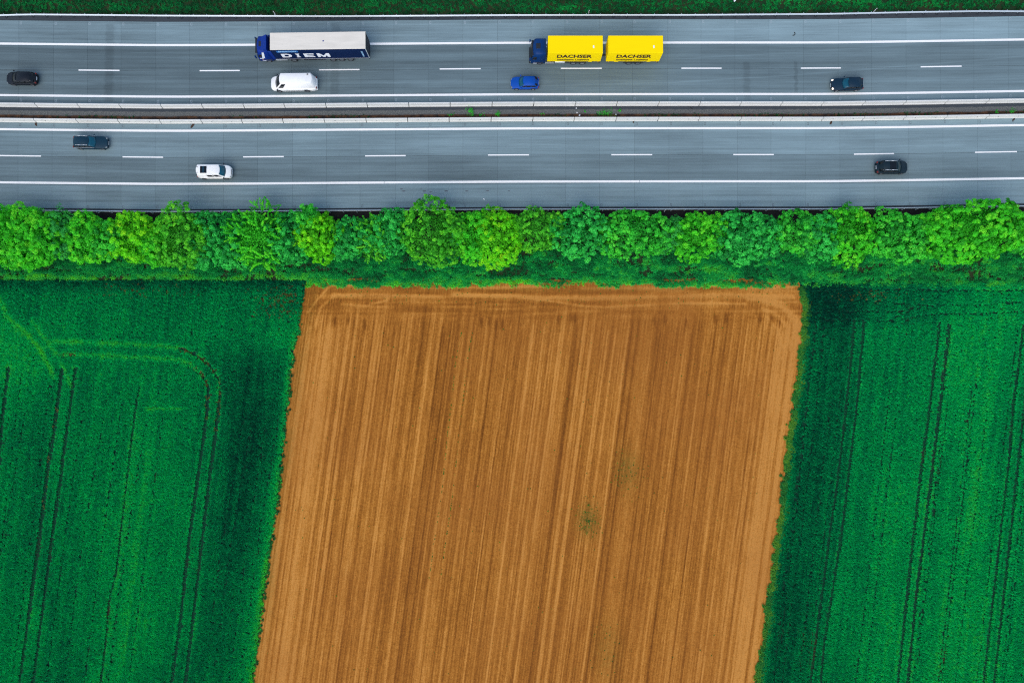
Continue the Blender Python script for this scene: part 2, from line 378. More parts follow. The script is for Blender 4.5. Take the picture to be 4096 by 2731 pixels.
# ------------------------------------------------------------------ ground and carriageways
BX = np.array([-6000, -300, 0, 330, 655, 1000, 1350, 2048, 2750, 3300, 3650, 4096, 4400, 10000])
BY = np.array([-2, 0, 3, 6.5, 9.5, 8.0, 5.0, 0, -1, -1.2, -6, -13.5, -17, -22])
GX = np.array([-6000, -300, 0, 119, 330, 655, 1350, 2048, 2750, 3300, 3650, 3900, 4096, 4400, 10000])
GY = np.array([4, 3, 1, -3, -1.3, 2.0, 4.5, 0, -.6, -4.8, -12, -16, -15, -15, -15])
def bend(px): return float(np.interp(px, BX, BY))
def bend_g(px): return float(np.interp(px, GX, GY))
def row(px, y, z=0.0, f=bend): return P(px, y + f(px), z)
PXS = [-2600, -900, -300] + list(range(0, 4097, 128)) + [4400, 5000, 6700]
def strip(name, y0, y1, z, mat, pxs=PXS, f0=bend, f1=bend, kind='structure', parent=None, rows=1):
    vs, fs, lat, lon = [], [], [], []
    for px in pxs:
        for r in range(rows + 1):
            q = r / rows
            a = P(px, (y0 + f0(px)) * (1 - q) + (y1 + f1(px)) * q)
            vs.append((a[0], a[1], z)); lat.append(y0 + (y1 - y0) * q); lon.append(a[0])
    n = rows + 1
    for i in range(len(pxs) - 1):
        for r in range(rows):
            fs.append((i * n + r, i * n + r + 1, (i + 1) * n + r + 1, (i + 1) * n + r))
    me = pymesh(name, vs, fs); fattr(me, 'lat', lat); fattr(me, 'lon', lon)
    o = link(name, me, mat, parent)
    if kind: o['kind'] = kind
    return o
g = 2500
ground = link('ground', pymesh('ground', [(-g, -g, -.02), (g, -g, -.02), (g, g, -.02), (-g, g, -.02)], [(0, 1, 2, 3)]), M['meadow']); ground['kind'] = 'structure'
strip('verge', -320, 66, 0.0, M['verge'], f1=bend_g)
strip('verge', 985, 1132, 0.0, M['verge'], rows=2)
strip('hedge_floor', 829, 985, 0.004, M['hedge_soil'])
strip('roadside', 58, 86, 0.022, M['asph_edge'], f0=bend_g)
strip('roadside', 824, 842, 0.022, M['asph_edge'])
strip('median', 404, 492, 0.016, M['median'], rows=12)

Z_SLAB = 0.06
def road(bands, base, joints, mat):
    r = strip('road', base[0], base[1], 0.03, M['roadbase'])
    for (y0, y1) in bands:
        for a, b in zip(joints[:-1], joints[1:]):
            ga = 0.25; gb = 0.25
            c = [(a + ga, y0 + .5), (b - gb, y0 + .5), (b - gb, y1 - .5), (a + ga, y1 - .5)]
            vs, lat, lon = [], [], []
            for z in (0.02, Z_SLAB):
                for (px, y) in c:
                    q = row(px, y); vs.append((q[0], q[1], z)); lat.append(y); lon.append(q[0])
            fs = [(4, 7, 6, 5), (0, 1, 5, 4), (1, 2, 6, 5), (2, 3, 7, 6), (3, 0, 4, 7)]
            me = pymesh('concrete_slab', vs, fs); me.flip_normals() if me.polygons[0].normal.z < 0 else None
            fattr(me, 'lat', lat); fattr(me, 'lon', lon)
            link('concrete_slab', me, mat, r)
    return r
JN = [-330 + 136.3 * i + R.uniform(-3, 3) for i in range(36)]
JS = [-338 + 136.9 * i + R.uniform(-3, 3) for i in range(36)]
road_n = road([(79.5, 170), (170, 276.5), (276.5, 409)], (79.5, 409), JN, M['slab_n'])
road_s = road([(487, 621.5), (621.5, 735), (735, 828.5)], (487, 828.5), JS, M['slab_s'])

def marking(name, x0, x1, y, wid, parent, curve=True):
    n = max(1, int((x1 - x0) / 130)); vs, fs = [], []
    for i in range(n + 1):
        px = x0 + (x1 - x0) * i / n
        for dy in (-wid / 2, wid / 2):
            q = row(px, y + dy)
            vs += [(q[0], q[1], 0.052), (q[0], q[1], Z_SLAB + .006)]
    for i in range(n):
        b, c = i * 4, i * 4 + 4
        fs += [(b + 1, b + 3, c + 3, c + 1), (b, b + 1, c + 1, c), (b + 2, c + 2, c + 3, b + 3)]
    fs += [(0, 2, 3, 1), (n * 4, n * 4 + 1, n * 4 + 3, n * 4 + 2)]
    me = pymesh(name, vs, fs); bm = bmesh.new(); bm.from_mesh(me); bmesh.ops.recalc_face_normals(bm, faces=bm.faces); bm.to_mesh(me); bm.free()
    return link(name, me, M['white_paint'], parent)
marking('edge_line', -330, 4400, 173, 8.6, road_n); marking('edge_line', -330, 4400, 378.8, 8.6, road_n)
marking('edge_line', -330, 4400, 515, 8.6, road_s)
for a, b in ((-330, 1536.5), (1538, 2556.5), (2558, 4400)): marking('edge_line', a, b, 727.2, 8.6, road_s)
for a, b in ((-95, -2), (181, 275), (459, 551), (733, 826), (1010, 1104), (1288, 1382), (1565, 1657), (1839, 1931), (2114, 2208), (2392, 2485)):
    marking('lane_dash', a * 1.7415, b * 1.7415, 275.5, 4.8, road_n)
for a, b in ((-190, -97), (0, 95), (282, 375), (559, 652), (839, 932), (1121, 1215), (1404, 1498), (1684, 1777), (1961, 2053), (2239, 2335), (2518, 2612)):
    marking('lane_dash', a * 1.7415, b * 1.7415, 620.5, 4.8, road_s)
def stamps(joints, y, parent, col):
    """pressed slab numbers beside the joints: small square frames"""
    bm = bmesh.new()
    for j in joints[2:-2]:
        for (dx, sx, sy, oy) in ((0, 7, 1.0, 4.5), (0, 7, 1.0, -4.5), (0, 1.0, 9, 0), (6, 1.0, 9, 0)):
            px = j + 5 + dx; yy = y + oy
            q = row(px + sx / 2, yy); s = 26.4
            bm_box(bm, (q[0], q[1], Z_SLAB + .001), (sx / s, sy / s, .004))
    o = link('slab_stamp', bm_mesh(bm, 'slab_stamp'), col, parent); o['kind'] = 'stuff'
M['stamp_l'] = vary('stamp_pale', (0.36, 0.42, 0.44), 0.1); M['stamp_d'] = vary('stamp_dark', (0.09, 0.10, 0.11), 0.1)
stamps(JN, 398, road_n, M['stamp_l']); stamps(JN, 90, road_n, M['stamp_l']); stamps(JS, 497, road_s, M['stamp_d']); stamps(JS, 821, road_s, M['stamp_d'])

# concrete safety barriers: precast elements with a stepped foot
def barrier(label, joints, ybase, holes):
    q0 = row(2048, ybase)
    t = thing('concrete_barrier', label, 'barrier', (q0[0], q0[1], 0))
    for k, (a, b) in enumerate(zip(joints[:-1], joints[1:])):
        A = row(a + 1.5, ybase); B = row(b - 1.5, ybase)
        d = Vector((B[0] - A[0], B[1] - A[1], 0)); L = d.length; d.normalize(); n = Vector((-d.y, d.x, 0))
        prof = [(-.26, 0.0), (-.26, .22), (-.17, .32), (-.105, .88), (-.085, .90), (.085, .90), (.105, .88), (.17, .32), (.26, .22), (.26, 0.0)]
        vs = []
        for e, s in ((0, 0), (1, L)):
            for (y, z) in prof:
                sk = 0.03 * (1 if (z > .5) else -1)                      # tongue-and-groove ends look slanted
                p = Vector((A[0], A[1], 0)) + d * (s + sk) + n * y
                vs.append((p.x - q0[0], p.y - q0[1], z + .015))
        m = len(prof); fs = [(i, i + 1, i + 1 + m, i + m) for i in range(m - 1)] + [tuple(range(m))[::-1], tuple(range(m, 2 * m))]
        me = pymesh('barrier_element', vs, fs)
        bm = bmesh.new(); bm.from_mesh(me); bmesh.ops.recalc_face_normals(bm, faces=bm.faces); bm.to_mesh(me); bm.free()
        e = link('barrier_element', me, M['barrier'], t)
        if holes:
            for s in (.25, .75):
                p = Vector((A[0], A[1], 0)) + d * (L * s) - n * .115
                box('lifting_slot', (p.x - q0[0], p.y - q0[1], .6), (.14, .07, .12), M['dark_joint'], e)
    return t
jn = [155, 323, 489, 653.5, 816.6, 981, 1143, 1307.7, 1472, 1637.5, 1802, 1969, 2134.5, 2300.5, 2465, 2631, 2795, 2958, 3121, 3284, 3448, 3611, 3776, 3940]
jn = [155 - 168 * 2, 155 - 168] + jn + [4104, 4268, 4432]
js = [150, 318, 483, 649, 813.6, 974, 1137, 1302, 1468, 1633, 1798, 1965, 2131, 2296, 2463, 2630, 2792, 2958, 3120, 3283.5, 3446, 3610, 3774.5, 3940]
js = [150 - 168 * 2, 150 - 168] + js + [4104, 4268, 4432]
barrier('smooth pale concrete barrier along the upper carriageway, north of the weedy median strip', jn, 419.5, False)
barrier('pale concrete barrier with dark lifting slots along the lower carriageway, south of the median', js, 480.5, True)

# steel guardrails
W_PROF = [(-.04, .44), (.05, .50), (.05, .545), (-.03, .60), (.05, .655), (.05, .70), (-.04, .76), (-.06, .76), (.03, .70), (.03, .655), (-.05, .60), (.03, .545), (.03, .50), (-.06, .44)]
def guardrail(label, yb, f, face, spacing, x0, foot):
    q0 = row(2048, yb, 0, f)
    t = thing('guardrail', label, 'guardrail', (q0[0], q0[1], 0))
    pxs = [-330] + list(range(-200, 4401, 70)); vs = []; m = len(W_PROF)
    for px in pxs:
        q = row(px, yb, 0, f)
        for (y, z) in W_PROF: vs.append((q[0] - q0[0], q[1] - q0[1] + face * (y + .16), z))
    fs = [(i * m + k, i * m + (k + 1) % m, (i + 1) * m + (k + 1) % m, (i + 1) * m + k) for i in range(len(pxs) - 1) for k in range(m)]
    me = pymesh('rail', vs, fs); bm = bmesh.new(); bm.from_mesh(me); bmesh.ops.recalc_face_normals(bm, faces=bm.faces); bm.to_mesh(me); bm.free()
    link('rail', me, M['steel'], t)
    bm = bmesh.new(); bm_box(bm, (0, 0, .36), (.06, .10, .74)); bm_box(bm, (.012, face * .07, .6), (.05, .07, .22)); pm = bm_mesh(bm, 'post')
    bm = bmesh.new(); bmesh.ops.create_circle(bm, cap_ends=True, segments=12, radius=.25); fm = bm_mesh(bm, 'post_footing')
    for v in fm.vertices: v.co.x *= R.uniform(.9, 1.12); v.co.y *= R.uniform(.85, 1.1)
    px = x0 - spacing * 5
    while px < 4390:
        q = row(px, yb, 0, f); l = (q[0] - q0[0], q[1] - q0[1], 0)
        p = link('post', pm, M['post'], t, l)
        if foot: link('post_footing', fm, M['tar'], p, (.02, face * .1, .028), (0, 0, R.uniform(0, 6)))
        px += spacing
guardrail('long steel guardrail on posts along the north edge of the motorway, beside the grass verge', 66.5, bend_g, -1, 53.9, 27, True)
guardrail('steel guardrail half hidden by the tree row along the south edge of the motorway', 845, bend, 1, 54.4, 16, False)

# ------------------------------------------------------------------ fields
LE = np.array([(1232, 1110), (1229, 1134), (1216, 1200), (1201, 1272), (1199, 1320), (1182, 1390), (1166, 1473), (1160, 1574), (1140, 1731), (1130, 1850), (1118, 1975), (1086, 2167), (1066, 2320), (1045, 2487), (1013, 2731), (960, 3150)], float)
RE = np.array([(3184, 1110), (3192, 1130), (3206, 1189), (3211, 1230), (3206, 1331), (3190, 1450), (3162, 1674), (3127, 1956), (3092, 2239), (3046, 2561), (3021, 2731), (2965, 3150)], float)
def left_x(y): return np.interp(y, LE[:, 1], LE[:, 0])
def right_x(y): return np.interp(y, RE[:, 1], RE[:, 0])
def tr5(l): return [(x * .913, 1300 + y * .913) for x, y in l]
def tr8(l): return [(2996 + x * 1.008, 1150 + y * 1.008) for x, y in l]
def z3(l): return [(2000 + x * .4677, 740 + y * .4677) for x, y in l]
def z2(l): return [(1000 + x * .4677, 740 + y * .4677) for x, y in l]

# bare soil: relief sheet with tyre tracks, seed rows and headland turns
NI, NJ = 540, 430
ys = np.linspace(1112, 3060, NJ); S, Yp = np.meshgrid(np.linspace(0, 1, NI), ys)
rag = (fbm(Yp * .05, Yp * 0, 3) - .5) * 14
Lx = left_x(Yp) - 4; Rx = right_x(Yp) + 6
Xp = Lx + (Rx - Lx) * S
top = np.where(True, (fbm(Xp * .012, Xp * 0 + 4.2, 5, 3) - .5) * 40 + (Xp - 1230) * .004, 0)
Yp = Yp + np.clip(1 - (Yp - 1112) / 90, 0, 1) * (top * .55 + 2)
Sw, _ = np.meshgrid(np.linspace(0, 1, NI), ys)
ul = 1236 - .1376 * (Yp - 1110); ur = 3232 - .1302 * (Yp - 1110)
U = (Xp - ul) / (ur - ul) * 2012                                                  # photo pixels across the field, following its edges
wob = (fbm(Yp * .003, U * .002, 9) - .5) * 2.5
Uw = U + wob
tone = np.full(U.shape, .42)
# fine streaks that run the length of the field
tone += (vnoise(Uw * .16, Yp * .0018, 21) - .5) * .22 + (vnoise(Uw * .07, Yp * .0012, 22) - .5) * .12 + (vnoise(Uw * .30, Yp * .0022, 23) - .5) * .30
tone += .10 + .085 * np.sin(Uw * .56 + 3 * vnoise(Yp * .002, U * .01, 28)) * (.5 + vnoise(U * .02, Yp * .004, 29)) + (fbm(U * .004, Yp * .003, 24) - .5) * .20
tone += (fbm(U * .05, Yp * .022, 26, 3) - .5) * .14
hgt = (vnoise(Uw * .12, Yp * .03, 25) - .5) * .05 + np.sin(Uw * .62) * .012
main = sstep(1225, 1330, Yp)
rng = random.Random(5)
def stripe(u, wd, amt, y0=1180, y1=9999, drop=.03):
    global tone, hgt
    ph = rng.uniform(0, 9); uu = u + (vnoise(Yp * .006, Yp * 0 + ph, 31) - .5) * 1.6
    yj = y0 + rng.uniform(-12, 25)
    gq = np.exp(-(((Uw - uu) / wd) ** 2) ** 2 * .6) * sstep(yj - 10, yj + 25, Yp) * (1 - sstep(y1, y1 + 60, Yp))
    gq = gq * (.65 + .7 * vnoise(Yp * .012 + ph, Yp * 0, 33))
    tread = .8 + .4 * (np.sin((Yp + np.abs(Uw - uu) * 1.0) * .62) > 0)
    tone = tone + amt * gq * tread; hgt = hgt - drop * gq
def u_of(zx): return 1000 + zx * .574 - 1163
pairs = [600, 790, 990, 1205, 1410, 1635, 1850, 2060, 2265, 2480, 2690, 2900, 3110, 3320, 3530]
for k, z_ in enumerate(pairs):
    a = rng.uniform(.12, .25) * (1.15 if z_ < 1500 else .8)
    for dx in (0, 58): stripe(u_of(z_ + dx + rng.uniform(-8, 8)), rng.uniform(5.5, 9.0), a)
for z_ in (330, 375, 420, 470, 500, 545): stripe(u_of(z_), rng.uniform(5, 8), .2, 1290)
for k in range(130): stripe(rng.uniform(10, 2000), rng.uniform(2.2, 4.2), rng.choice((-.20, -.16, -.12, .16, .20, .26)), 1240 + rng.uniform(0, 80), drop=.012)
for k in range(6): stripe(rng.uniform(40, 1950), rng.uniform(14, 30), rng.choice((-.05, .06)), 1230, drop=.0)
for u, wd, a in ((1930, 8, .22), (1958, 9, .34), (1988, 8, .30), (2004, 6, .2)): stripe(u, wd, a, 1260)
tone += .20 * np.exp(-(U / 150) ** 2) * main
tone += .14 * sstep(1560, 1990, U) * main
# plough-in marks and headland traffic
for px in (1340, 1395, 1460, 1925, 1955, 1985, 2008, 2235, 2285, 2300, 2618, 2660, 2745, 2860, 2905, 3045, 3090, 3120):
    yy = 1290 + rng.uniform(-22, 12); gq = np.exp(-((Xp - px) / 7) ** 2 - ((Yp - yy) / 22) ** 2); tone -= .50 * gq * (.6 + .8 * vnoise(Xp * .2, Yp * .1, 35)); hgt -= .05 * gq
head = 1 - sstep(1225, 1300, Yp)
tone = tone * (1 - .35 * head) + .34 * .35 * head
tone += head * ((vnoise(Xp * .006, Yp * .11, 41) - .5) * .5 + .08)
for poly, wd, a in ((z3([(-400, 935), (0, 955), (800, 965), (1500, 955), (1900, 935), (2500, 960)]), 9, .32), (z3([(700, 885), (1300, 885), (1900, 860), (2500, 880)]), 7, .25),
                    (z3([(240, 965), (480, 1000), (700, 1035), (900, 1045), (1200, 1030), (1600, 1015), (2100, 1015)]), 5, .34),
                    (z2([(700, 945), (1100, 940), (1600, 955), (2300, 945)]), 7, .32), (z2([(700, 865), (970, 858)]), 5, .3), (z2([(1450, 885), (1900, 880), (2500, 870)]), 6, .22),
                    (z2([(500, 1090), (560, 1000), (660, 890), (760, 800)]), 5, .26), (z2([(560, 1200), (600, 1050), (720, 950), (900, 940)]), 5, .22), (z2([(780, 1020), (1000, 1030), (1180, 985)]), 5, .24),
                    ([(3195, 1400), (3185, 1300), (3150, 1240), (3090, 1205), (3000, 1190)], 16, .36), ([(3165, 1400), (3150, 1310), (3110, 1260), (3050, 1235)], 7, .24), ([(3130, 1390), (3110, 1320), (3070, 1270)], 5, .2)):
    gq = np.exp(-(dist_poly(Xp, Yp, poly) / wd) ** 2); tone += 1.5 * a * gq * (.7 + .6 * vnoise(Xp * .05, Yp * .05, 37)); hgt -= .03 * gq
tone += .18 * np.exp(-((Xp - 3120) / 90) ** 2 - ((Yp - 1170) / 60) ** 2)
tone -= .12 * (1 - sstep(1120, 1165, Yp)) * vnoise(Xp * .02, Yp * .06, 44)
weed = .9 * np.exp(-((Xp - 2352) / 38) ** 2 - ((Yp - 2080) / 60) ** 2) + .55 * np.exp(-((Xp - 2510) / 45) ** 2 - ((Yp - 1875) / 80) ** 2) + .3 * np.exp(-((Xp - 2430) / 50) ** 2 - ((Yp - 2600) / 110) ** 2)
weed += .5 * (1 - sstep(1112, 1180, Yp)) * sstep(.4, .7, fbm(Xp * .012, Yp * .05, 47)) + .55 * np.exp(-((U - 12) / 26) ** 2) * vnoise(U * .02, Yp * .006, 48)
weed = np.clip(weed * (.5 + .8 * vnoise(Xp * .12, Yp * .12, 49)), 0, 1)
red = np.clip(fbm(U * .004, Yp * .003, 51) * 1.4 - .3 + .3 * sstep(500, 1500, U), 0, 1)
hgt += (fbm(Xp * .35, Yp * .35, 53, 2) - .5) * .05
wx, wy = Pn(Xp, Yp)
V = np.stack([wx, wy, .06 + np.clip(hgt, -.045, .1)], -1).reshape(-1, 3)
idx = np.arange(NI * NJ).reshape(NJ, NI)
F = np.stack([idx[1:, :-1], idx[1:, 1:], idx[:-1, 1:], idx[:-1, :-1]], -1).reshape(-1, 4)
me = npmesh('bare_field', V, F, True)
fattr(me, 'tone', np.clip(tone, 0, 1).ravel()); fattr(me, 'weed', weed.ravel()); fattr(me, 'across', U.ravel()); fattr(me, 'along', Yp.ravel()); fattr(me, 'red', red.ravel())
o = link('bare_field', me, M['soil']); o['kind'] = 'structure'

# crop floors either side
def floor_poly(name, pts, z):
    vs = [(*P(x, y), z) for x, y in pts]
    o = link(name, pymesh(name, vs, [tuple(range(len(vs)))[::-1]]), M['shaded_crop_soil']); o['kind'] = 'structure'
    if o.data.polygons[0].normal.z < 0: o.data.flip_normals()
yy = [1122] + list(np.arange(1200, 3160, 100))
floor_poly('crop_field', [(-420, 1122)] + [(float(left_x(y)) + 6, y) for y in yy] + [(-420, 3150)], .008)
floor_poly('crop_field', [(4520, 1132)] + [(float(right_x(y)) - 6, y) for y in yy] + [(4520, 3150)], .008)

def tuft(name, n, h, spread, wd, mat, seed, droop=1.0):
    r = random.Random(seed); vs, fs = [], []
    for k in range(n):
        a = r.uniform(0, 6.283); le = r.uniform(.55, 1.0); hh = h * r.uniform(.65, 1.0); rr = spread * le
        dx, dy = math.cos(a), math.sin(a); px, py = -dy, dx
        bx, by = r.uniform(-.05, .05), r.uniform(-.05, .05); b = len(vs)
        for (t, z, ww) in ((0.05, 0, .6), (.45, hh, 1.0), (1.0, hh * (1 - .45 * droop * r.uniform(.5, 1.2)), .35)):
            for s in (-1, 1): vs.append((bx + dx * rr * t + px * s * wd * ww, by + dy * rr * t + py * s * wd * ww, z))
        fs += [(b, b + 1, b + 3, b + 2), (b + 2, b + 3, b + 5, b + 4)]
    me = pymesh(name, vs, fs); me.materials.append(mat)
    return bpy.data.objects.new(name, me)              # the leaf tuft that the sward repeats
def sward(name, x, y, z, scl, tone, proto, label, cat='crop'):
    n = len(x); me = bpy.data.meshes.new(name); me.vertices.add(n)
    me.vertices.foreach_set('co', np.stack([x, y, np.full(n, z)], -1).astype(np.float32).ravel())
    fattr(me, 'scl', scl); fattr(me, 'tone', tone); fattr(me, 'rot', NR.uniform(0, 6.283, n))
    o = link(name, me); tag(o, label, cat, None, 'stuff')
    ng = bpy.data.node_groups.new(name, 'GeometryNodeTree')
    ng.interface.new_socket('Geometry', in_out='INPUT', socket_type='NodeSocketGeometry'); ng.interface.new_socket('Geometry', in_out='OUTPUT', socket_type='NodeSocketGeometry')
    N = ng.nodes; L = ng.links
    gi = N.new('NodeGroupInput'); go = N.new('NodeGroupOutput'); ip = N.new('GeometryNodeInstanceOnPoints')
    oi = N.new('GeometryNodeObjectInfo'); oi.inputs[0].default_value = proto; oi.inputs['As Instance'].default_value = True
    a = N.new('GeometryNodeInputNamedAttribute'); a.data_type = 'FLOAT'; a.inputs[0].default_value = 'rot'
    b = N.new('GeometryNodeInputNamedAttribute'); b.data_type = 'FLOAT'; b.inputs[0].default_value = 'scl'
    cx = N.new('ShaderNodeCombineXYZ'); L.new(a.outputs[0], cx.inputs[2]); er = N.new('FunctionNodeEulerToRotation'); L.new(cx.outputs[0], er.inputs[0])
    L.new(gi.outputs[0], ip.inputs['Points']); L.new(oi.outputs['Geometry'], ip.inputs['Instance'])
    L.new(er.outputs[0], ip.inputs['Rotation']); L.new(b.outputs[0], ip.inputs['Scale']); L.new(ip.outputs[0], go.inputs[0])
    md = o.modifiers.new('grow', 'NODES'); md.node_group = ng
    return o
wheat_tuft = tuft('wheat_tuft', 12, .42, .235, .022, M['wheat'], 3)
dry_tuft = tuft('dry_wheat_tuft', 12, .30, .235, .022, M['wheat_dry'], 6)
grass_tuft = tuft('grass_tuft', 13, .32, .34, .022, M['grassleaf'], 4)
weed_tuft = tuft('weed_tuft', 14, .22, .30, .045, M['weedleaf'], 5)

def crop_points(x0, x1, y0, y1, inside, slope):
    """drilled rows: points along rows that lean like the field edges"""
    dr, da = 6.1, 5.6                                       # photo pixels: about 23 cm between rows, 21 cm along them
    nx = int((x1 - x0 + 400) / dr); ny = int((y1 - y0) / da)
    I, J = np.meshgrid(np.arange(nx), np.arange(ny)); y = y0 + J * da + NR.uniform(-2.6, 2.6, I.shape)
    x = x0 + I * dr + slope * (y - y0) * -1 + NR.uniform(-1.9, 1.9, I.shape)
    x, y = x.ravel(), y.ravel(); k = inside(x, y); return x[k], y[k]
def tracks_apply(x, y, tracks):
    keep = np.ones(x.shape, bool); d_all = np.full(x.shape, 99.0); light = np.zeros(x.shape)
    for pts, hw, mode in tracks:
        d = dist_poly(x, y, pts) + (vnoise(x * .07, y * .07, 61) - .5) * 2.5
        hw = hw * 1.0 if mode not in ('bare', 'thin') else hw * (1.75 if mode == 'bare' else 1.2) + 1.8
        if mode == 'bare': keep &= (d > hw) | (NR.uniform(0, 1, x.shape) < .5); d_all = np.minimum(d_all, d - hw)
        elif mode == 'thin': keep &= (d > hw) | (NR.uniform(0, 1, x.shape) < .35)
        else: light = np.maximum(light, np.exp(-(d / hw) ** 2) * float(mode))
    return keep, d_all, light

# left crop
A1 = tr5([(272, 195), (255, 330), (235, 480), (213, 610), (190, 800), (165, 1000), (122, 1300), (85, 1568), (40, 1900)])
A2 = tr5([(330, 195), (305, 380), (285, 520), (268, 660), (245, 820), (222, 980), (180, 1300), (145, 1568), (100, 1900)])
B1 = tr5([(240, 70), (480, 78), (700, 90), (790, 100), (870, 135), (930, 190), (960, 240), (965, 300), (945, 480), (920, 650), (885, 950), (845, 1300), (812, 1568), (770, 1900)])
B2 = tr5([(240, 127), (400, 130), (600, 140), (760, 147), (830, 168), (885, 212), (914, 270), (905, 400), (877, 600), (830, 930), (790, 1300), (752, 1568), (712, 1900)])
C1 = tr5([(38, 190), (22, 300), (5, 480), (-20, 760)])
ONE = tr5([(612, 270), (600, 330), (575, 520), (555, 700), (530, 900), (510, 1080), (480, 1200), (462, 1400), (440, 1568), (400, 1900)])
DIAG = tr5([(70, -5), (130, 50), (175, 100), (205, 160), (240, 225)]); DIAG2 = tr5([(-20, -150), (40, -30), (110, 40)]); DIAG3 = tr5([(140, -20), (200, 60), (250, 130), (290, 210), (315, 270)])
tl = [(A1[:7], 3.8, 'bare'), (A1[6:], 2.9, 'bare'), (A2, 3.0, 'bare'), (B1[7:], 2.9, 'bare'), (B2[6:], 3.1, 'bare'), (B1[4:9], 2.2, 'thin'), (B2[5:8], 2.0, 'thin'), (C1, 3.2, 'bare'), (ONE, 1.3, 'bare'),
      (B1[:9], 11, .30), (B2[:8], 11, .28), (DIAG, 11, .36), (DIAG2, 13, .30), (DIAG3, 9, .28), 
      (tr5([(640, 365), (800, 365)]), 6, .3), (tr5([(790, 100), (870, 135)]), 3, 'thin')]
for q in range(14):                                            # faint drill misses
    xx = R.uniform(-150, 1250); pts = [(xx, 1500 + R.uniform(-40, 200)), (xx - 80, 2150), (xx - 155, 2731), (xx - 210, 3100)]
    tl.append((pts, R.uniform(.8, 1.5), 'thin'))
x, y = crop_points(-420, 1700, 1124, 3090, lambda x, y: (x < left_x(y) - 4 + (fbm(y * .03, y * 0, 71) - .5) * 8 + NR.normal(0, 6, x.shape)) & (x > -420), .128)
kp, dm, li = tracks_apply(x, y, tl); x, y, dm, li = x[kp], y[kp], dm[kp], li[kp]
edge = left_x(y) - x
tn = .42 + (vnoise((x + .128 * y) * .22, y * .004, 77) - .5) * .16 + NR.normal(0, .055, len(x)) + (fbm(x * .008, y * .004, 73) - .5) * .24 + (vnoise(x * .2, y * .2, 74) - .5) * .12 + (vnoise((x + .128 * y) * .06, y * .002, 75) - .5) * .12
tn += .16 * np.exp(-((x + .128 * (y - 1700) - 590) / 110) ** 2) * sstep(1500, 1900, y) + .18 * np.exp(-((x + 40) / 260) ** 2 - ((y - 1420) / 130) ** 2)
tn -= .24 * np.exp(-((edge - 150) / 120) ** 2) * sstep(1330, 1480, y) * (1 - .45 * sstep(2050, 2450, y))
tn += .34 * np.exp(-(edge / 24) ** 2) * (.5 + vnoise(y * .02, y * 0, 76)) * sstep(1200, 1400, y)
tn += .10 * sstep(1800, 2700, y) * sstep(260, 100, edge)
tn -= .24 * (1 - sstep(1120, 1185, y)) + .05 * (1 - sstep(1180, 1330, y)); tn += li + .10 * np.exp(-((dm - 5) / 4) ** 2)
tn += .16 * np.exp(-((edge - 60) / 70) ** 2 - ((y - 1330) / 80) ** 2)
gap = vnoise(x * .11, y * .11, 78) * .6 + vnoise(x * .23, y * .23, 79) * .4
dry = np.exp(-((x - 1110) / 95) ** 2 - ((y - 1200) / 55) ** 2) + .5 * np.exp(-((x - 550) / 190) ** 2 - ((y - 1160) / 26) ** 2) + 1.9 * np.exp(-(dist_poly(x, y, B1[3:9]) / 6.5) ** 2) + 1.7 * np.exp(-(dist_poly(x, y, B2[4:8]) / 6) ** 2) + 1.8 * np.exp(-(dist_poly(x, y, tr5([(250, 130), (330, 128)])) / 6) ** 2) + .45 * np.exp(-(dist_poly(x, y, A1[1:5]) / 6) ** 2)
dry *= .55 + .9 * vnoise(x * .03, y * .03, 80)
kd = NR.uniform(0, 1, x.shape) < dry * .42; xd, yd = x[kd], y[kd]
kp = ~kd & (gap > .17) & (NR.uniform(0, 1, x.shape) < .35 + edge / 16)
x, y, tn, dm = x[kp], y[kp], tn[kp], dm[kp]
wx, wy = Pn(x, y, .2)
sward('wheat', wx, wy, .01, NR.uniform(.75, 1.2, len(x)) * (.42 + .58 * sstep(-.5, 2.5, dm)), np.clip(tn, 0, 1), wheat_tuft, 'dark green cereal crop with curving tractor tramlines, left of the bare brown field')

# right crop
tr = [(tr8([(418, 140), (385, 480), (355, 740), (320, 980), (265, 1400), (243, 1568), (200, 1900)]), 2.2, 'bare'), (tr8([(455, 140), (425, 500), (397, 720), (370, 950), (300, 1400), (285, 1568), (240, 1900)]), 2.2, 'bare'),
      (tr8([(757, 140), (720, 450), (680, 750), (640, 1100), (590, 1568), (550, 1900)]), 2.7, 'bare'), (tr8([(797, 150), (765, 430), (730, 700), (700, 940), (665, 1200), (630, 1568), (590, 1900)]), 2.7, 'bare'),
      (tr8([(1090, 150), (1050, 450), (1030, 700), (1000, 950), (955, 1350), (930, 1568), (890, 1900)]), 2.6, 'bare'), (tr8([(1130, 150), (1091, 480), (1065, 720), (1040, 950), (995, 1350), (972, 1568), (930, 1900)]), 2.6, 'bare'),
      (tr8([(225, 135), (400, 128), (560, 135), (640, 125), (690, 108), (770, 105), (900, 105), (1100, 95), (1350, 82)]), 2.2, 'thin'), (tr8([(250, 100), (420, 95), (600, 95), (680, 72), (760, 72), (900, 70), (1100, 58), (1350, 45)]), 1.6, 'thin'),
      (tr8([(300, 60), (450, 50), (560, 58), (640, 70)]), 1.6, 'thin'), (tr8([(560, 130), (640, 90), (700, 78)]), 1.5, 'thin'), (tr8([(240, 20), (500, 8), (760, 12), (1100, 12), (1350, 8)]), 1.8, 'thin'),
      (tr8([(285, 170), (262, 150), (250, 260), (200, 700), (150, 1080), (95, 1568)]), 1.5, 'thin'), (tr8([(300, 150), (240, 700), (190, 1100), (130, 1568), (90, 1900)]), 1.3, 'thin'), (tr8([(268, 150), (215, 620), (170, 1020), (112, 1568), (70, 1900)]), 1.4, 'thin'),
      (tr8([(900, 10), (1350, 5)]), 8, .22)]
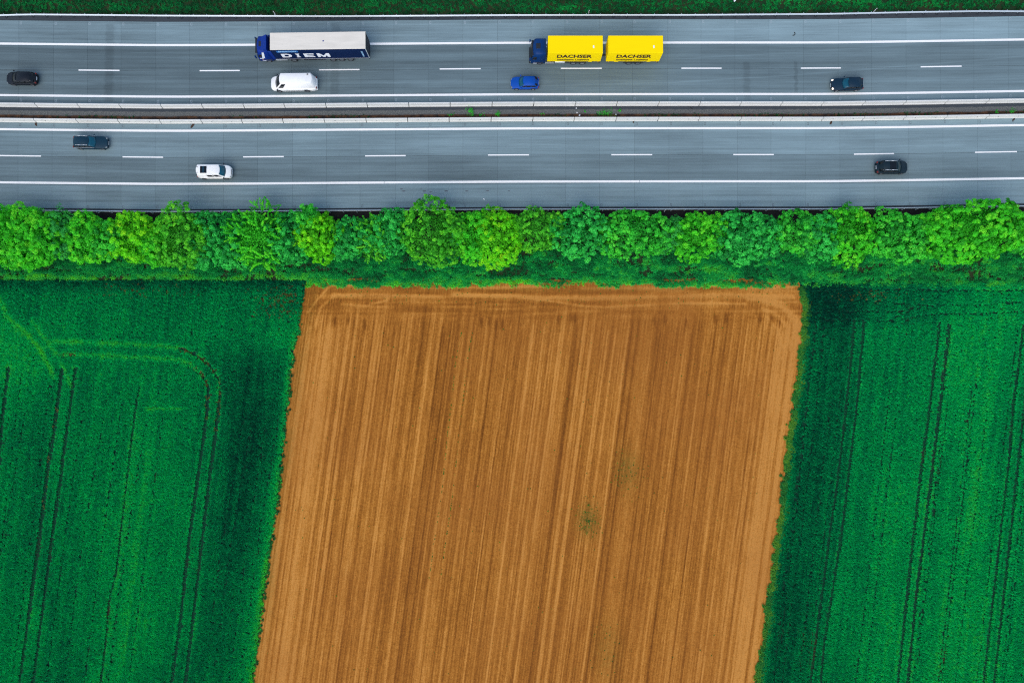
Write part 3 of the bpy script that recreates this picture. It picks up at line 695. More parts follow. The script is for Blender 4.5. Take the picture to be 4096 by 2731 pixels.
for q in range(20):
    xx = R.uniform(3230, 4500); y0 = R.uniform(1240, 1800); pts = [(xx, y0), (xx - (2350 - y0) * .116, 2350), (xx - (3100 - y0) * .116, 3100)]
    tr.append((pts, R.uniform(.8, 1.5), 'thin'))
x, y = crop_points(2900, 4920, 1136, 3090, lambda x, y: (x > right_x(y) + 20 + NR.normal(0, 3, x.shape)) & (x < 4520), .116)
kp, dm, li = tracks_apply(x, y, tr); x, y, dm, li = x[kp], y[kp], dm[kp], li[kp]
edge = x - right_x(y); q = x + .116 * (y - 1200)
tn = .42 + (vnoise((x + .116 * y) * .22, y * .004, 87) - .5) * .18 + NR.normal(0, .055, len(x)) + (fbm(x * .008, y * .004, 83) - .5) * .20 + (vnoise(x * .2, y * .2, 84) - .5) * .12 + (vnoise(q * .06, y * .002, 85) - .5) * .16
tn -= .26 * np.exp(-((edge - 110) / 130) ** 2) * (1 - .25 * sstep(2200, 2700, y)); tn += .12 * np.exp(-((q - 3960) / 150) ** 2) + .05 * np.exp(-((q - 3640) / 120) ** 2)
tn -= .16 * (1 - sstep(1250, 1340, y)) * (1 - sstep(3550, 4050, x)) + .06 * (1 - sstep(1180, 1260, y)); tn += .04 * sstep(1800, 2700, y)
tn += li + .10 * np.exp(-((dm - 5) / 4) ** 2)
gap = vnoise(x * .11, y * .11, 88) * .6 + vnoise(x * .23, y * .23, 89) * .4
dry = .8 * np.exp(-((x - 3480) / 130) ** 2 - ((y - 1185) / 20) ** 2) * (vnoise(x * .03, y * .03, 86) > .35)
kd = NR.uniform(0, 1, x.shape) < dry * .40; xe, ye = x[kd], y[kd]
kp = ~kd & (gap > .175) & (NR.uniform(0, 1, x.shape) < .3 + (edge - 14) / 16)
x, y, tn, dm = x[kp], y[kp], tn[kp], dm[kp]
wx, wy = Pn(x, y, .2)
sward('wheat', wx, wy, .01, NR.uniform(.75, 1.2, len(x)) * (.42 + .58 * sstep(-.5, 2.5, dm)), np.clip(tn, 0, 1), wheat_tuft, 'blue-green cereal crop with straight paired tramlines, right of the bare brown field')

wx, wy = Pn(np.concatenate([xd, xe]), np.concatenate([yd, ye]), .2)
sward('dry_wheat', wx, wy, .01, NR.uniform(.7, 1.1, len(wx)), NR.uniform(.1, .9, len(wx)), dry_tuft, 'thin yellowish crop patches along the top ends of the green fields')
# rough grass verges
def scatter(n, x0, x1, y0, y1): return NR.uniform(x0, x1, n), NR.uniform(y0, y1, n)
x, y = scatter(26000, -420, 4520, -300, 62); k = y < 57 + np.interp(x, GX, GY) + 0; x, y = x[k], y[k]
tn = .26 + (fbm(x * .010, y * .03, 91) - .5) * .55 + NR.uniform(-.12, .12, len(x)) + .10 * sstep(2300, 3600, x) - .22 * sstep(38, 56, y - np.interp(x, GX, GY))
wx, wy = Pn(x, y); sward('verge_grass', wx, wy, .0, NR.uniform(.7, 1.3, len(x)), np.clip(tn, 0, 1), grass_tuft, 'dark rough grass bank above the motorway guardrail', 'grass')
x, y = scatter(36000, -420, 4520, 985, 1150); rg = (fbm(x * .02, x * 0, 93) - .5) * 40
lim = np.where((x > left_x(y)) & (x < right_x(y)), 1132 + rg + 10 + np.abs(NR.normal(0, 14, len(x))) * (fbm(x * .02, x * 0, 96) > .45), np.where(x < 1230, 1119, 1146)); k = (y < lim - 0); x, y, lim = x[k], y[k], lim[k]
k = NR.uniform(0, 1, len(x)) < .22 + .95 * sstep(.36, .58, fbm(x * .012, y * .05, 94)) ; x, y, lim = x[k], y[k], lim[k]
tn = .46 + (fbm(x * .012, y * .04, 95) - .5) * .75 + (vnoise(x * .06, y * .09, 92) - .5) * .25 + NR.uniform(-.14, .14, len(x)) + .24 * np.exp(-((lim - y - 8) / 16) ** 2) - .2 * sstep(1050, 1010, y)  # last term paints the tree row's shade into the grass tone
wx, wy = Pn(x, y); sward('verge_grass', wx, wy, .0, NR.uniform(.7, 1.5, len(x)), np.clip(tn, 0, 1), grass_tuft, 'rough green grass strip between the tree row and the fields', 'grass')
# weeds along both edges of the bare field
y = NR.uniform(1150, 3060, 2600); x = right_x(y) + 8 + NR.normal(0, 7, len(y)) + vnoise(y * .05, y * 0, 97) * 14 - 2
k = NR.uniform(0, 1, len(y)) < .25 + .9 * fbm(y * .012, y * 0, 98); x, y = x[k], y[k]
tn = np.clip(.25 + vnoise(y * .02, y * 0, 99) * .5 + NR.uniform(-.2, .3, len(y)), 0, 1); wx, wy = Pn(x, y)
sward('weeds', wx, wy, .05, NR.uniform(.6, 1.5, len(x)), tn, weed_tuft, 'ragged bright weeds along the right edge of the bare brown field', 'weeds')
y = NR.uniform(1200, 3060, 1500); x = left_x(y) - 6 + NR.normal(0, 6, len(y)); k = NR.uniform(0, 1, len(y)) < fbm(y * .012, y * 0, 101); x, y = x[k], y[k]
wx, wy = Pn(x, y); sward('weeds', wx, wy, .05, NR.uniform(.5, 1.1, len(x)), np.clip(.2 + NR.uniform(-.2, .3, len(y)), 0, 1), weed_tuft, 'thin green weeds along the left edge of the bare brown field', 'weeds')
# seedlings in the bare field: patches, a pair of dotted rows and strays
xs, ys_ = [], []
for cx, cy, sx, sy, n in ((2352, 2075, 26, 42, 110), (2505, 1880, 30, 60, 60), (2430, 2600, 30, 80, 30)):
    xs.append(NR.normal(cx, sx, n)); ys_.append(NR.normal(cy, sy, n))
for u in (650, 695):
    t = NR.uniform(1330, 2300, 90); xs.append(left_x(t) + u * (right_x(t) - left_x(t)) / 2012); ys_.append(t)
t = NR.uniform(1160, 2950, 260); xs.append(left_x(t) + NR.uniform(30, 1980, 260)); ys_.append(t)
t = NR.uniform(1130, 1220, 160); xs.append(NR.uniform(1260, 3160, 160)); ys_.append(t)
x = np.concatenate(xs); y = np.concatenate(ys_); wx, wy = Pn(x, y)
sward('seedlings', wx, wy, .055, NR.uniform(.12, .38, len(x)), np.clip(NR.uniform(.2, 1, len(x)), 0, 1), weed_tuft, 'small seedlings scattered over the bare brown field', 'seedlings')

# ------------------------------------------------------------------ tree row
def leaf_cloud(cents, nrm, rads, nleaf, size, tone0, seed, squash=.8):
    """leaves sit on little domes around each shoot, facing outwards"""
    r = np.random.default_rng(seed); n = len(cents)
    d = r.normal(size=(n, nleaf, 3)); d /= np.linalg.norm(d, axis=2, keepdims=True)
    dot = (d * nrm[:, None, :]).sum(2, keepdims=True); d = np.where(dot < -.15, d - 2 * dot * nrm[:, None, :], d)
    rr = rads[:, None, None] * r.uniform(.55, 1.0, (n, nleaf, 1)) ** .6
    c = cents[:, None, :] + d * rr * np.array([1, 1, squash])
    nn = d * .7 + nrm[:, None, :] * .5 + r.normal(0, .35, d.shape); nn /= np.linalg.norm(nn, axis=2, keepdims=True)
    a = np.cross(nn, r.normal(size=d.shape)); a /= np.linalg.norm(a, axis=2, keepdims=True); b = np.cross(nn, a)
    s = size * .62 * r.uniform(.65, 1.25, (n, nleaf, 1))
    v = np.stack([c - a * s, c + b * s * .55 - nn * s * .12, c + a * s, c - b * s * .55 - nn * s * .12], 2)
    tn = tone0[:, None] + r.uniform(-.10, .10, (n, nleaf))
    V = v.reshape(-1, 3); F = np.arange(len(V)).reshape(-1, 4)
    return V, F, np.repeat(tn.ravel(), 4)
TREES = thing_count = 0
def make_tree(px, py, rx, ry, col, label, top=5.6, nclump=80, size=.17, kind='clump', name='tree', cl=(.42, .68), nleaf=165, sunny=0.0, cat='tree'):
    global TREES; TREES += 1; r = np.random.default_rng(100 + TREES)
    top *= .9; cz = top * .56; x0, y0 = P(px, py + 10, cz); sc = FPX / (CAM_H - cz) * .985
    ax, ay, az = rx / sc, ry / sc, top * .44
    rx *= 1.47; ry *= .94; nclump = int(nclump * 1.38); az *= .92
    ax, ay = rx / sc, ry / sc
    t = thing(name, label, cat, (x0, y0, 0), 0, 'trees and bushes in the roadside row')
    # crown surface points on an uneven body of three to five lobes
    nl = 8 if rx > 75 else 6; lob = [(np.zeros(3), np.array([ax * .8, ay * .8, az * .95]))]
    for k in range(nl):
        an = k / nl * 6.283 + r.uniform(-.5, .5); f = r.uniform(.38, .66)
        lob.append((np.array([math.cos(an) * ax * f, math.sin(an) * ay * f, r.uniform(-.35, .15) * az]), np.array([ax, ay, az]) * r.uniform(.34, .56)))
    C, N_ = [], []
    tries = 0
    while len(C) < nclump and tries < nclump * 30:
        tries += 1; k = r.integers(0, len(lob)); d = r.normal(size=3); d /= np.linalg.norm(d)
        if d[2] < -.35: continue
        p = lob[k][0] + d * lob[k][1] * (r.uniform(.82, 1.08) + (.16 if r.random() < .15 else 0))
        if any(((p - l[0]) / (l[1] * .88) @ ((p - l[0]) / (l[1] * .88))) < 1 for l in lob): continue
        if C and min(np.linalg.norm(np.array(C) - p, axis=1)) < cl[0] * 1.0: continue
        C.append(p); N_.append(d * np.array([1, 1, 1.0]) + np.array([0, 0, .35]))
    C = np.array(C); N_ = np.array(N_); N_ /= np.linalg.norm(N_, axis=1, keepdims=True)
    rads = r.uniform(cl[0], cl[1], len(C))
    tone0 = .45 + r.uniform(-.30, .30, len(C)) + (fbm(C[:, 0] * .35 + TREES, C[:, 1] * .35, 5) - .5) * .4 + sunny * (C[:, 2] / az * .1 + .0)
    if kind == 'clump':
        m = 5; off = r.normal(0, 1, (len(C), m, 3)); off /= np.linalg.norm(off, axis=2, keepdims=True)
        sub = C[:, None, :] + off * (rads * .72)[:, None, None] * r.uniform(.3, 1.15, (len(C), m, 1)) * np.array([1, 1, .75]) + N_[:, None, :] * .12
        sn = N_[:, None, :] * .8 + off * .6; sn /= np.linalg.norm(sn, axis=2, keepdims=True)
        st = tone0[:, None] + r.uniform(-.16, .16, (len(C), m))
        V, F, T = leaf_cloud(sub.reshape(-1, 3), sn.reshape(-1, 3), (rads[:, None] * r.uniform(.34, .60, (len(C), m))).ravel(), nleaf // m, size, st.ravel(), 300 + TREES)
    else:                                              # long finger-like shoots
        cs, ns, rs, ts = [], [], [], []
        for c, n_, tt in zip(C, N_, tone0):
            dirn = n_ + r.normal(0, .45, 3); dirn /= np.linalg.norm(dirn)
            for s in np.linspace(-.3, .85, 7): cs.append(c + dirn * s + np.array([0, 0, -.10 * s * s])); ns.append(n_); rs.append(.16 * (1.1 - .35 * s)); ts.append(tt + .1 * s)
        V, F, T = leaf_cloud(np.array(cs), np.array(ns), np.array(rs), 18, .14, np.array(ts), 300 + TREES)
    # inner foliage, in a darker tone that paints shade into gaps between shoots
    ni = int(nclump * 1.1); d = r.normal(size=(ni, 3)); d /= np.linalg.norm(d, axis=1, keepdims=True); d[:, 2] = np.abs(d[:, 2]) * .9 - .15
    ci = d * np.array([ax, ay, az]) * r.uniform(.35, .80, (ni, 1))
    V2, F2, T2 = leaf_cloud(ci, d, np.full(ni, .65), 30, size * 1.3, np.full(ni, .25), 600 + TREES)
    V = np.concatenate([V, V2]); F = np.concatenate([F, F2 + len(T)]); T = np.concatenate([T, T2])
    V[:, 2] = np.maximum(V[:, 2] + cz, .12)
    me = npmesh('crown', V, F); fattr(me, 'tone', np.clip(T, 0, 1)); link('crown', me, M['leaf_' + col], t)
    bm = bmesh.new(); bm_cyl(bm, (0, 0, -.1), (0, 0, cz * .75), .15, 8, .10)
    for k in range(5):
        an = k * 1.257 + r.uniform(-.3, .3); bm_cyl(bm, (0, 0, cz * (.3 + .08 * k)), (math.cos(an) * ax * .55, math.sin(an) * ay * .55, cz + az * r.uniform(-.1, .5)), .07, 6, .03)
    link('trunk', bm_mesh(bm, 'trunk'), M['bark'], t)
    return t
def q1(x, y, rx, ry): return x * .4677, 740 + y * .4677, rx * .4677, ry * .4677
def q2(x, y, rx, ry): return 1000 + x * .4677, 740 + y * .4677, rx * .4677, ry * .4677
def q3(x, y, rx, ry): return 2000 + x * .4677, 740 + y * .4677, rx * .4677, ry * .4677
def q4(x, y, rx, ry): return 2996 + x * .4677, 740 + y * .4677, rx * .4677, ry * .4677
TL = [
 (q1(-190, 430, 170, 260), 'bright', 'yellow-green tree cut by the left picture edge at the end of the row', dict(top=5.8)),
 (q1(70, 420, 210, 290), 'bright', 'large yellow-green tree with a dark top, first of the row at the far left', dict(top=6.4, nclump=150, size=.15)),
 (q1(310, 440, 180, 265), 'bright', 'wide yellow-green tree spreading south, second from the left end of the row', dict(top=6.0, nclump=130, size=.15)),
 (q1(500, 410, 130, 215), 'grey', 'dull dark green tree between two yellow-green ones near the left end', dict(top=4.8, size=.15)),
 (q1(735, 430, 115, 235), 'bright', 'narrow fresh green tree right of the dull dark tree, above the brown grass patch', dict(top=5.2)),
 (q1(930, 440, 130, 190), 'green', 'mid green tree tucked between two fresh green ones, below the second lower-lane dash', dict(top=4.8)),
 (q1(1120, 425, 150, 225), 'yellow', 'light yellow-green tree with golden tips below the dark gap at the guardrail', dict(top=5.4)),
 (q1(1320, 490, 100, 160), 'bright', 'small fresh green tree just right of the golden-tipped tree', dict(top=4.2)),
 (q1(1540, 440, 165, 280), 'olive', 'tall olive tree with two dark crowns reaching over the guardrail', dict(top=6.0, nclump=120, size=.15)),
 (q1(1800, 430, 150, 235), 'blue', 'blue-green tree with round leaf puffs right of the tall olive tree', dict(top=5.2)),
 (q1(2010, 460, 130, 250), 'blue', 'blue-green tree partly behind the finger-branched conifer, on its left', dict(top=5.0)),
 (q1(2215, 430, 150, 300), 'bright', 'conifer with long bright finger-like shoots standing over the tree row', dict(top=6.4, kind='finger', nclump=120)),
 (q2(310, 440, 140, 245), 'blue', 'pale blue-green tree just right of the finger-branched conifer', dict(top=5.2)),
 (q2(490, 260, 60, 110), 'green', 'slim dark green tree top poking up at the guardrail beside the lime yellow tree', dict(top=5.6, nclump=30)),
 (q2(595, 420, 125, 220), 'yellow', 'lime yellow tree directly above the left corner of the bare field', dict(top=5.4, nclump=85)),
 (q2(825, 430, 130, 190), 'blue', 'low blue-green tree right of the lime yellow tree', dict(top=4.4)),
 (q2(1060, 450, 105, 200), 'olive', 'ochre-green bush with ray-like shoots between two rounder trees', dict(top=4.4, kind='finger', nclump=60)),
 (q2(1205, 390, 140, 190), 'blue', 'round sea-green tree right of the ochre bush', dict(top=5.0)),
 (q2(1560, 410, 210, 285), 'olive', 'biggest olive green tree in the middle of the row, bulging both ways', dict(top=6.6, nclump=190, size=.14, cl=(.34, .56))),
 (q2(1740, 400, 90, 180), 'grey', 'dark green gap-filling tree right of the biggest olive tree', dict(top=4.6, nclump=50)),
 (q2(1905, 420, 125, 230), 'bright', 'fresh green tree with a pointed top, third right of the biggest olive tree', dict(top=5.4)),
 (q2(2130, 420, 155, 235), 'yellow', 'bright lime tree in the middle of the row, right of the pointed fresh green tree', dict(top=5.6, nclump=120, size=.15)),
 (q3(330, 370, 160, 200), 'olive', 'dull olive tree right of the bright lime tree in the row middle', dict(top=5.2, nclump=110, size=.14, cl=(.34, .56))),
 (q3(650, 390, 165, 230), 'blue', 'large-leaved teal tree with a thin spike pointing at the road', dict(top=5.6, nclump=75, size=.22, cl=(.46, .7))),
 (q3(880, 410, 80, 125), 'bright', 'small vivid green bush with white blossom beside the teal spike tree', dict(top=3.2, nclump=40, size=.12, cl=(.3, .45), cat='bush', name='bush')),
 (q3(1175, 385, 210, 205), 'green', 'broad mid green tree with round puffs right of the blossoming bush', dict(top=5.4, nclump=110, size=.2)),
 (q3(1450, 400, 95, 150), 'grey', 'small greyish green tree behind two brighter neighbours', dict(top=4.0, nclump=50, size=.13)),
 (q3(1690, 400, 165, 195), 'bright', 'vivid green tree left of the broad sea-green tree', dict(top=5.0, nclump=95)),
 (q3(2050, 430, 190, 210), 'blue', 'broad sea-green tree left of the wide dark gap in the row', dict(top=5.2, nclump=90, size=.2)),
 (q3(2240, 420, 120, 200), 'blue', 'sea-green tree bordering the wide dark gap at its left side', dict(top=5.0, nclump=60, size=.2)),
 (q4(395, 400, 165, 175), 'green', 'mid green tree bordering the wide dark gap at its right side', dict(top=4.8, nclump=80, size=.18)),
 (q4(600, 430, 140, 190), 'blue', 'blue-green tree above the right corner of the bare field', dict(top=4.8, size=.18)),
 (q4(860, 410, 140, 240), 'bright', 'fresh green tree with a tuft leaning over the guardrail, left of the brown bush', dict(top=5.4, nclump=90)),
 (q4(1062, 400, 65, 100), 'brown', 'withered brownish bush in a gap of the row toward the right end', dict(top=2.4, nclump=36, size=.10, cl=(.25, .4), cat='bush', name='bush')),
 (q4(1275, 410, 180, 225), 'green', 'rounded fresh green tree right of the withered brown bush', dict(top=5.2, nclump=95, size=.18)),
 (q4(1570, 400, 130, 175), 'green', 'mid green tree leaning against the largest yellow-green tree at the right', dict(top=4.6, nclump=65, size=.18)),
 (q4(1950, 370, 320, 265), 'bright', 'largest tree of the row, yellow-green dome near the right picture edge', dict(top=7.2, nclump=240, size=.19, cl=(.42, .64))),
 (q4(2360, 400, 105, 165), 'green', 'green tree cut by the right picture edge', dict(top=4.4, nclump=60)),
 (q4(2560, 420, 130, 190), 'blue', 'blue-green tree just past the right picture edge', dict(top=4.8, nclump=60)),
]
for (a, col, lab, kw) in TL: make_tree(*a, col, lab, **kw)

# median shrubs and grass tufts
def shrub(px, py, r_px, h, label, n=22, stretch=1.0, col='green'):
    x0, y0 = P(px, py); t = thing('shrub', label, 'shrub', (x0, y0, .016), 0, 'plants growing in the median')
    r = np.random.default_rng(int(px)); a = r_px / 26.4
    c = r.normal(0, .45, (n, 3)) * np.array([a * stretch, a, h * .4]); c[:, 2] = np.abs(c[:, 2]) + h * .3
    nn = c / np.linalg.norm(c, axis=1, keepdims=True) + np.array([0, 0, .5]); nn /= np.linalg.norm(nn, axis=1, keepdims=True)
    V, F, T = leaf_cloud(c, nn, np.full(n, a * .38), 16, .075, r.uniform(.1, .6, n), int(px) + 5)
    V[:, 2] = np.maximum(V[:, 2], .02); me = npmesh('foliage', V, F); fattr(me, 'tone', np.clip(T, 0, 1)); link('foliage', me, M['leaf_' + col], t)
    bm = bmesh.new()
    for k in range(4): bm_cyl(bm, (0, 0, -.02), (r.uniform(-a, a) * .4, r.uniform(-a, a) * .4, h * .7), .02, 5, .01)
    link('stem', bm_mesh(bm, 'stem'), M['bark'], t)
shrub(1885, 449, 15, .8, 'largest round green shrub growing in the median gravel, near the blue car', 30)
shrub(1991, 460, 10, .5, 'small round dark shrub against the lower barrier, right of the largest median shrub', 18)
shrub(2425, 452, 14, .3, 'low spreading green weed patch in the median below the yellow truck', 44, 2.6)
shrub(2478, 444, 7, .35, 'small weed tuft at the right end of the low median weed patch', 10)
shrub(1805, 461, 7, .2, 'flat green weed left of the largest median shrub', 10, 2.0)
shrub(1925, 461, 7, .2, 'flat green weed between the two round median shrubs', 10, 2.0)
shrub(2338, 446, 5, .2, 'small weed beside the white litter in the median', 8)
shrub(2170, 456, 5, .2, 'small flat weed alone in the median, right of both round shrubs', 8, 1.6)
shrub(3985, 446, 7, .25, 'left one of the two small weeds in the median at the far right', 9)
shrub(4048, 444, 10, .3, 'right one of the two small weeds in the median at the far right', 14, 1.5)
x, y = scatter(900, -300, 4400, 455, 470); y = y + np.interp(x, BX, BY); k = fbm(x * .01, y * 0, 111) > .52; x, y = x[k], y[k]; wx, wy = Pn(x, y)
sward('dry_grass', wx, wy, .016, NR.uniform(.25, .6, len(x)), np.clip(NR.uniform(0, .35, len(x)), 0, 1), grass_tuft, 'sparse low grass along the foot of the median barrier', 'grass')

# ------------------------------------------------------------------ vehicles
def wheel(parent, x, y, r, wd, rim, name='wheel'):
    """tyre with a dished rim; outer face towards the sign of y"""
    s = 1 if y > 0 else -1; bm = bmesh.new(); n = 20
    prof = [(.62 * r, .02), (.80 * r, 0), (.95 * r, .02), (r, .06), (r, wd - .05), (.95 * r, wd)]
    rings = []
    for (rr, d) in prof: rings.append([bm.verts.new((x + rr * math.cos(6.2832 * k / n), y - s * d, r + rr * math.sin(6.2832 * k / n))) for k in range(n)])
    for a, b in zip(rings[:-1], rings[1:]):
        for k in range(n): bm.faces.new((a[k], a[(k + 1) % n], b[(k + 1) % n], b[k]))
    bm.faces.new(rings[-1]); bmesh.ops.recalc_face_normals(bm, faces=bm.faces)
    w_ = link(name, bm_mesh(bm, name, True), M['rubber'], parent)
    bm = bmesh.new(); hub = bm.verts.new((x, y - s * .03, r)); o_, i_ = [], []
    for k in range(n):
        an = 6.2832 * k / n; o_.append(bm.verts.new((x + .63 * r * math.cos(an), y - s * .012, r + .63 * r * math.sin(an))))
        i_.append(bm.verts.new((x + .5 * r * math.cos(an), y - s * (.05 if k % 4 else .02), r + .5 * r * math.sin(an))))
    for k in range(n):
        bm.faces.new((o_[k], o_[(k + 1) % n], i_[(k + 1) % n], i_[k])); bm.faces.new((i_[k], i_[(k + 1) % n], hub))
    bmesh.ops.recalc_face_normals(bm, faces=bm.faces); link('rim', bm_mesh(bm, 'rim', True), rim, w_)
    return w_
def patch(name, corners, mat, parent, nu=6, nv=4, bulge=(0, 0, 0), thick=.012):
    """a slightly curved pane through four corners (a b bottom, d c top), with thickness"""
    a, b, c, d = [Vector(q) for q in corners]; bl = Vector(bulge); nrm = (b - a).cross(d - a).normalized()
    vs, fs = [], []
    for off in (0, -thick):
        for j in range(nv + 1):
            for i in range(nu + 1):
                u, v = i / nu, j / nv
                p = (a * (1 - u) + b * u) * (1 - v) + (d * (1 - u) + c * u) * v
                vs.append(tuple(p + bl * (1 - (2 * u - 1) ** 2) + nrm * off))
    m = (nu + 1) * (nv + 1)
    for j in range(nv):
        for i in range(nu):
            q = j * (nu + 1) + i; f = (q, q + 1, q + nu + 2, q + nu + 1); fs += [f, tuple(m + z for z in f[::-1])]
    rim_ = [i for i in range(nu + 1)] + [j * (nu + 1) + nu for j in range(1, nv + 1)] + [nv * (nu + 1) + i for i in range(nu - 1, -1, -1)] + [j * (nu + 1) for j in range(nv - 1, 0, -1)]
    for k in range(len(rim_)): p, q = rim_[k], rim_[(k + 1) % len(rim_)]; fs.append((q, p, p + m, q + m))
    return link(name, pymesh(name, vs, fs, True), mat, parent)
def car(name, label, cat, px, py, heading, L, W, H, pm, belt=.95, hood=.78, cowl=None, xt=None, xrt=None, xrb=None, tum=.17, glass_m='glass_teal', rear_h=None, windows=(.04, .34, .38, .68, .72, .95),
        rails=None, lit=False, plate=True, wr=.33, axles=None, zmid=.7, sunroof=None, rim='rim', nose=.30, roofcol=None, chrome_belt=False, grille=True, tail_big=False, crown=.04, rearglass=True):
    x0, y0 = P(px, py, zmid); t = thing(name, label, cat, (x0, y0, Z_SLAB), heading, 'vehicles driving on the motorway')
    xf, xr = L / 2, -L / 2; cowl = L * .16 if cowl is None else cowl; xt = L * .02 if xt is None else xt; xrt = -L * .36 if xrt is None else xrt; xrb = -L * .47 if xrb is None else xrb
    ax = axles or (xf - .85, xr + .85); rear_h = rear_h or belt; paintm = M[pm]
    # body shell: lofted along its length, arches left open over the wheels
    ns = 46; rings = []
    for i in range(ns + 1):
        x = xf + (xr - xf) * (0.5 - 0.5 * math.cos(math.pi * i / ns)) if False else xf + (xr - xf) * i / ns
        e = max(0.0, (abs(x - (xf + xr) / 2) - (L / 2 - .9)) / .9); hw = W / 2 * (1 - .20 * e ** 2.2 - (.18 * e ** 8 if x > 0 else .10 * e ** 8))
        if x > cowl: u = (xf - x) / (xf - cowl); zt = nose + .38 + (hood - nose - .38) * min(1, u * 2.2) ** .6 if u < .46 else hood + (belt - .02 - hood) * (u - .46) / .54
        elif x > xrb: zt = belt - .02
        else: zt = rear_h - .02 - .18 * min(1, (xrb - x) / max(.05, xrb - xr)) ** 2
        zb = .24 + (.10 * e ** 3)
        zo = zb
        for a in ax:
            q = (wr + .07) ** 2 - (x - a) ** 2
            if q > 0: zo = max(zo, wr + math.sqrt(q))
        zo = min(zo, zt - .12); zs = zo + (zt - zo) * .55
        prof = [(0, zb), (hw * .60, zb), (hw * .62, min(zo, zt - .14)), (hw * .965, zo), (hw, zs), (hw * .965, zt - .05), (hw * .86, zt), (0, zt + crown * .6)]
        rings.append([(x, y, z) for (y, z) in prof] + [(x, -y, z) for (y, z) in prof[-2:0:-1]])
    m = len(rings[0]); vs = [v for r_ in rings for v in r_]; fs = [(i * m + k, i * m + (k + 1) % m, (i + 1) * m + (k + 1) % m, (i + 1) * m + k) for i in range(ns) for k in range(m)]
    fs += [tuple(range(m)), tuple(range(ns * m, ns * m + m))[::-1]]
    me = pymesh('body', vs, fs, True); bm = bmesh.new(); bm.from_mesh(me); bmesh.ops.recalc_face_normals(bm, faces=bm.faces); bm.to_mesh(me); bm.free()
    smooth(me); link('body', me, paintm, t)
    # cabin: pillars and roof
    wb, wt = W / 2 * .90, W / 2 - tum; zb, zr = belt - .06, H; bf = .14; n = 6
    def ring(xfr, xrr, hw, z):
        pts = []
        for k in range(n + 1): v = -1 + 2 * k / n; pts.append((xfr - bf * v * v * 1.3, hw * v * .98, z))
        for k in range(n + 1): v = 1 - 2 * k / n; pts.append((xrr - bf * .5 + bf * 1.6 * v * v, hw * v * .98, z))
        return pts
    r1 = ring(cowl, xrb, wb, zb); r2 = ring(xt, xrt, wt, zr - .05); r3 = [(x * .97 + (xt + xrt) * .015, y * .90, zr) for (x, y, z) in r2]; k_ = len(r1)
    vs = r1 + r2 + r3; fs = [(i, (i + 1) % k_, (i + 1) % k_ + k_, i + k_) for i in range(k_)] + [(i + k_, (i + 1) % k_ + k_, (i + 1) % k_ + 2 * k_, i + 2 * k_) for i in range(k_)]
    vs.append(((xt + xrt) / 2, 0, zr + crown)); fs += [(i + 2 * k_, (i + 1) % k_ + 2 * k_, 3 * k_) for i in range(k_)]
    me = pymesh('cabin', vs, fs, True); bm = bmesh.new(); bm.from_mesh(me); bmesh.ops.recalc_face_normals(bm, faces=bm.faces); bm.to_mesh(me); bm.free(); smooth(me)
    link('cabin', me, M[roofcol] if roofcol else paintm, t)
    def lerp(a, b, q): return tuple(a[i] + (b[i] - a[i]) * q for i in range(3))
    def quad(A, B, C, D, u0, u1, v0, v1, off):
        f = lambda u, v: Vector(lerp(lerp(A, B, u), lerp(D, C, u), v)) + Vector(off)
        return f(u0, v0), f(u1, v0), f(u1, v1), f(u0, v1)
    fb = bf * 1.3
    A, B, C, D = (cowl - fb, -wb, zb + .03), (cowl - fb, wb, zb + .03), (xt - fb, wt, zr - .05), (xt - fb, -wt, zr - .05)
    patch('windscreen', quad(A, B, C, D, .05, .95, .06, .94, (.022, 0, .012)), M[glass_m], t, 10, 3, (fb, 0, 0))
    A, B, C, D = (xrb + bf * .5, wb, zb + .03), (xrb + bf * .5, -wb, zb + .03), (xrt + bf * .5, -wt, zr - .05), (xrt + bf * .5, wt, zr - .05)
    if rearglass: patch('rear_window', quad(A, B, C, D, .08, .92, .10, .92, (-.02, 0, .012)), M['glass_dark'], t, 8, 3, (-bf * .5, 0, 0))
    for s in (1, -1):
        A, B = (xrb + bf * .5, s * wb, zb + .05), (cowl - fb, s * wb, zb + .05); D, C = (xrt + bf * .5, s * wt, zr - .06), (xt - fb, s * wt, zr - .06)
        for u0, u1 in zip(windows[0::2], windows[1::2]):
            q = quad(A, B, C, D, u0, u1, .12, .93, (0, s * .018, .004))
            if s > 0: q = (q[1], q[0], q[3], q[2])
            patch('side_window', q, M['glass_dark'], t, 3, 2)
        if chrome_belt: box('window_trim', ((xrb + cowl) / 2, s * (wb + .03), zb + .075), ((cowl - xrb) * .86, .03, .03), M['chrome'], t, .008, 1)
        bm = bmesh.new(); bm_box(bm, (cowl - .32, s * (W / 2 + .10), belt + .07), (.17, .20, .13), .04, 2); link('mirror', bm_mesh(bm, 'mirror', True), M['plastic'] if pm == 'p_white' else paintm, t)
        hm = M['lamp_lit'] if lit else M['head_lamp']
        bm = bmesh.new(); bm_box(bm, (xf - .20, s * W * .345, nose + .36), (.34, W * .15, .15), .05, 2); link('headlight', bm_mesh(bm, 'headlight', True), hm, t)
        bm = bmesh.new(); sz = .22 if tail_big else .14; bm_box(bm, (xr + sz * .55, s * W * .375, rear_h - .20), (sz, W * .13, .26), .03, 2); link('tail_light', bm_mesh(bm, 'tail_light', True), M['tail_lamp'], t)
        for a in ax: wheel(t, a, s * (W / 2 - .005), wr, .21, M[rim])
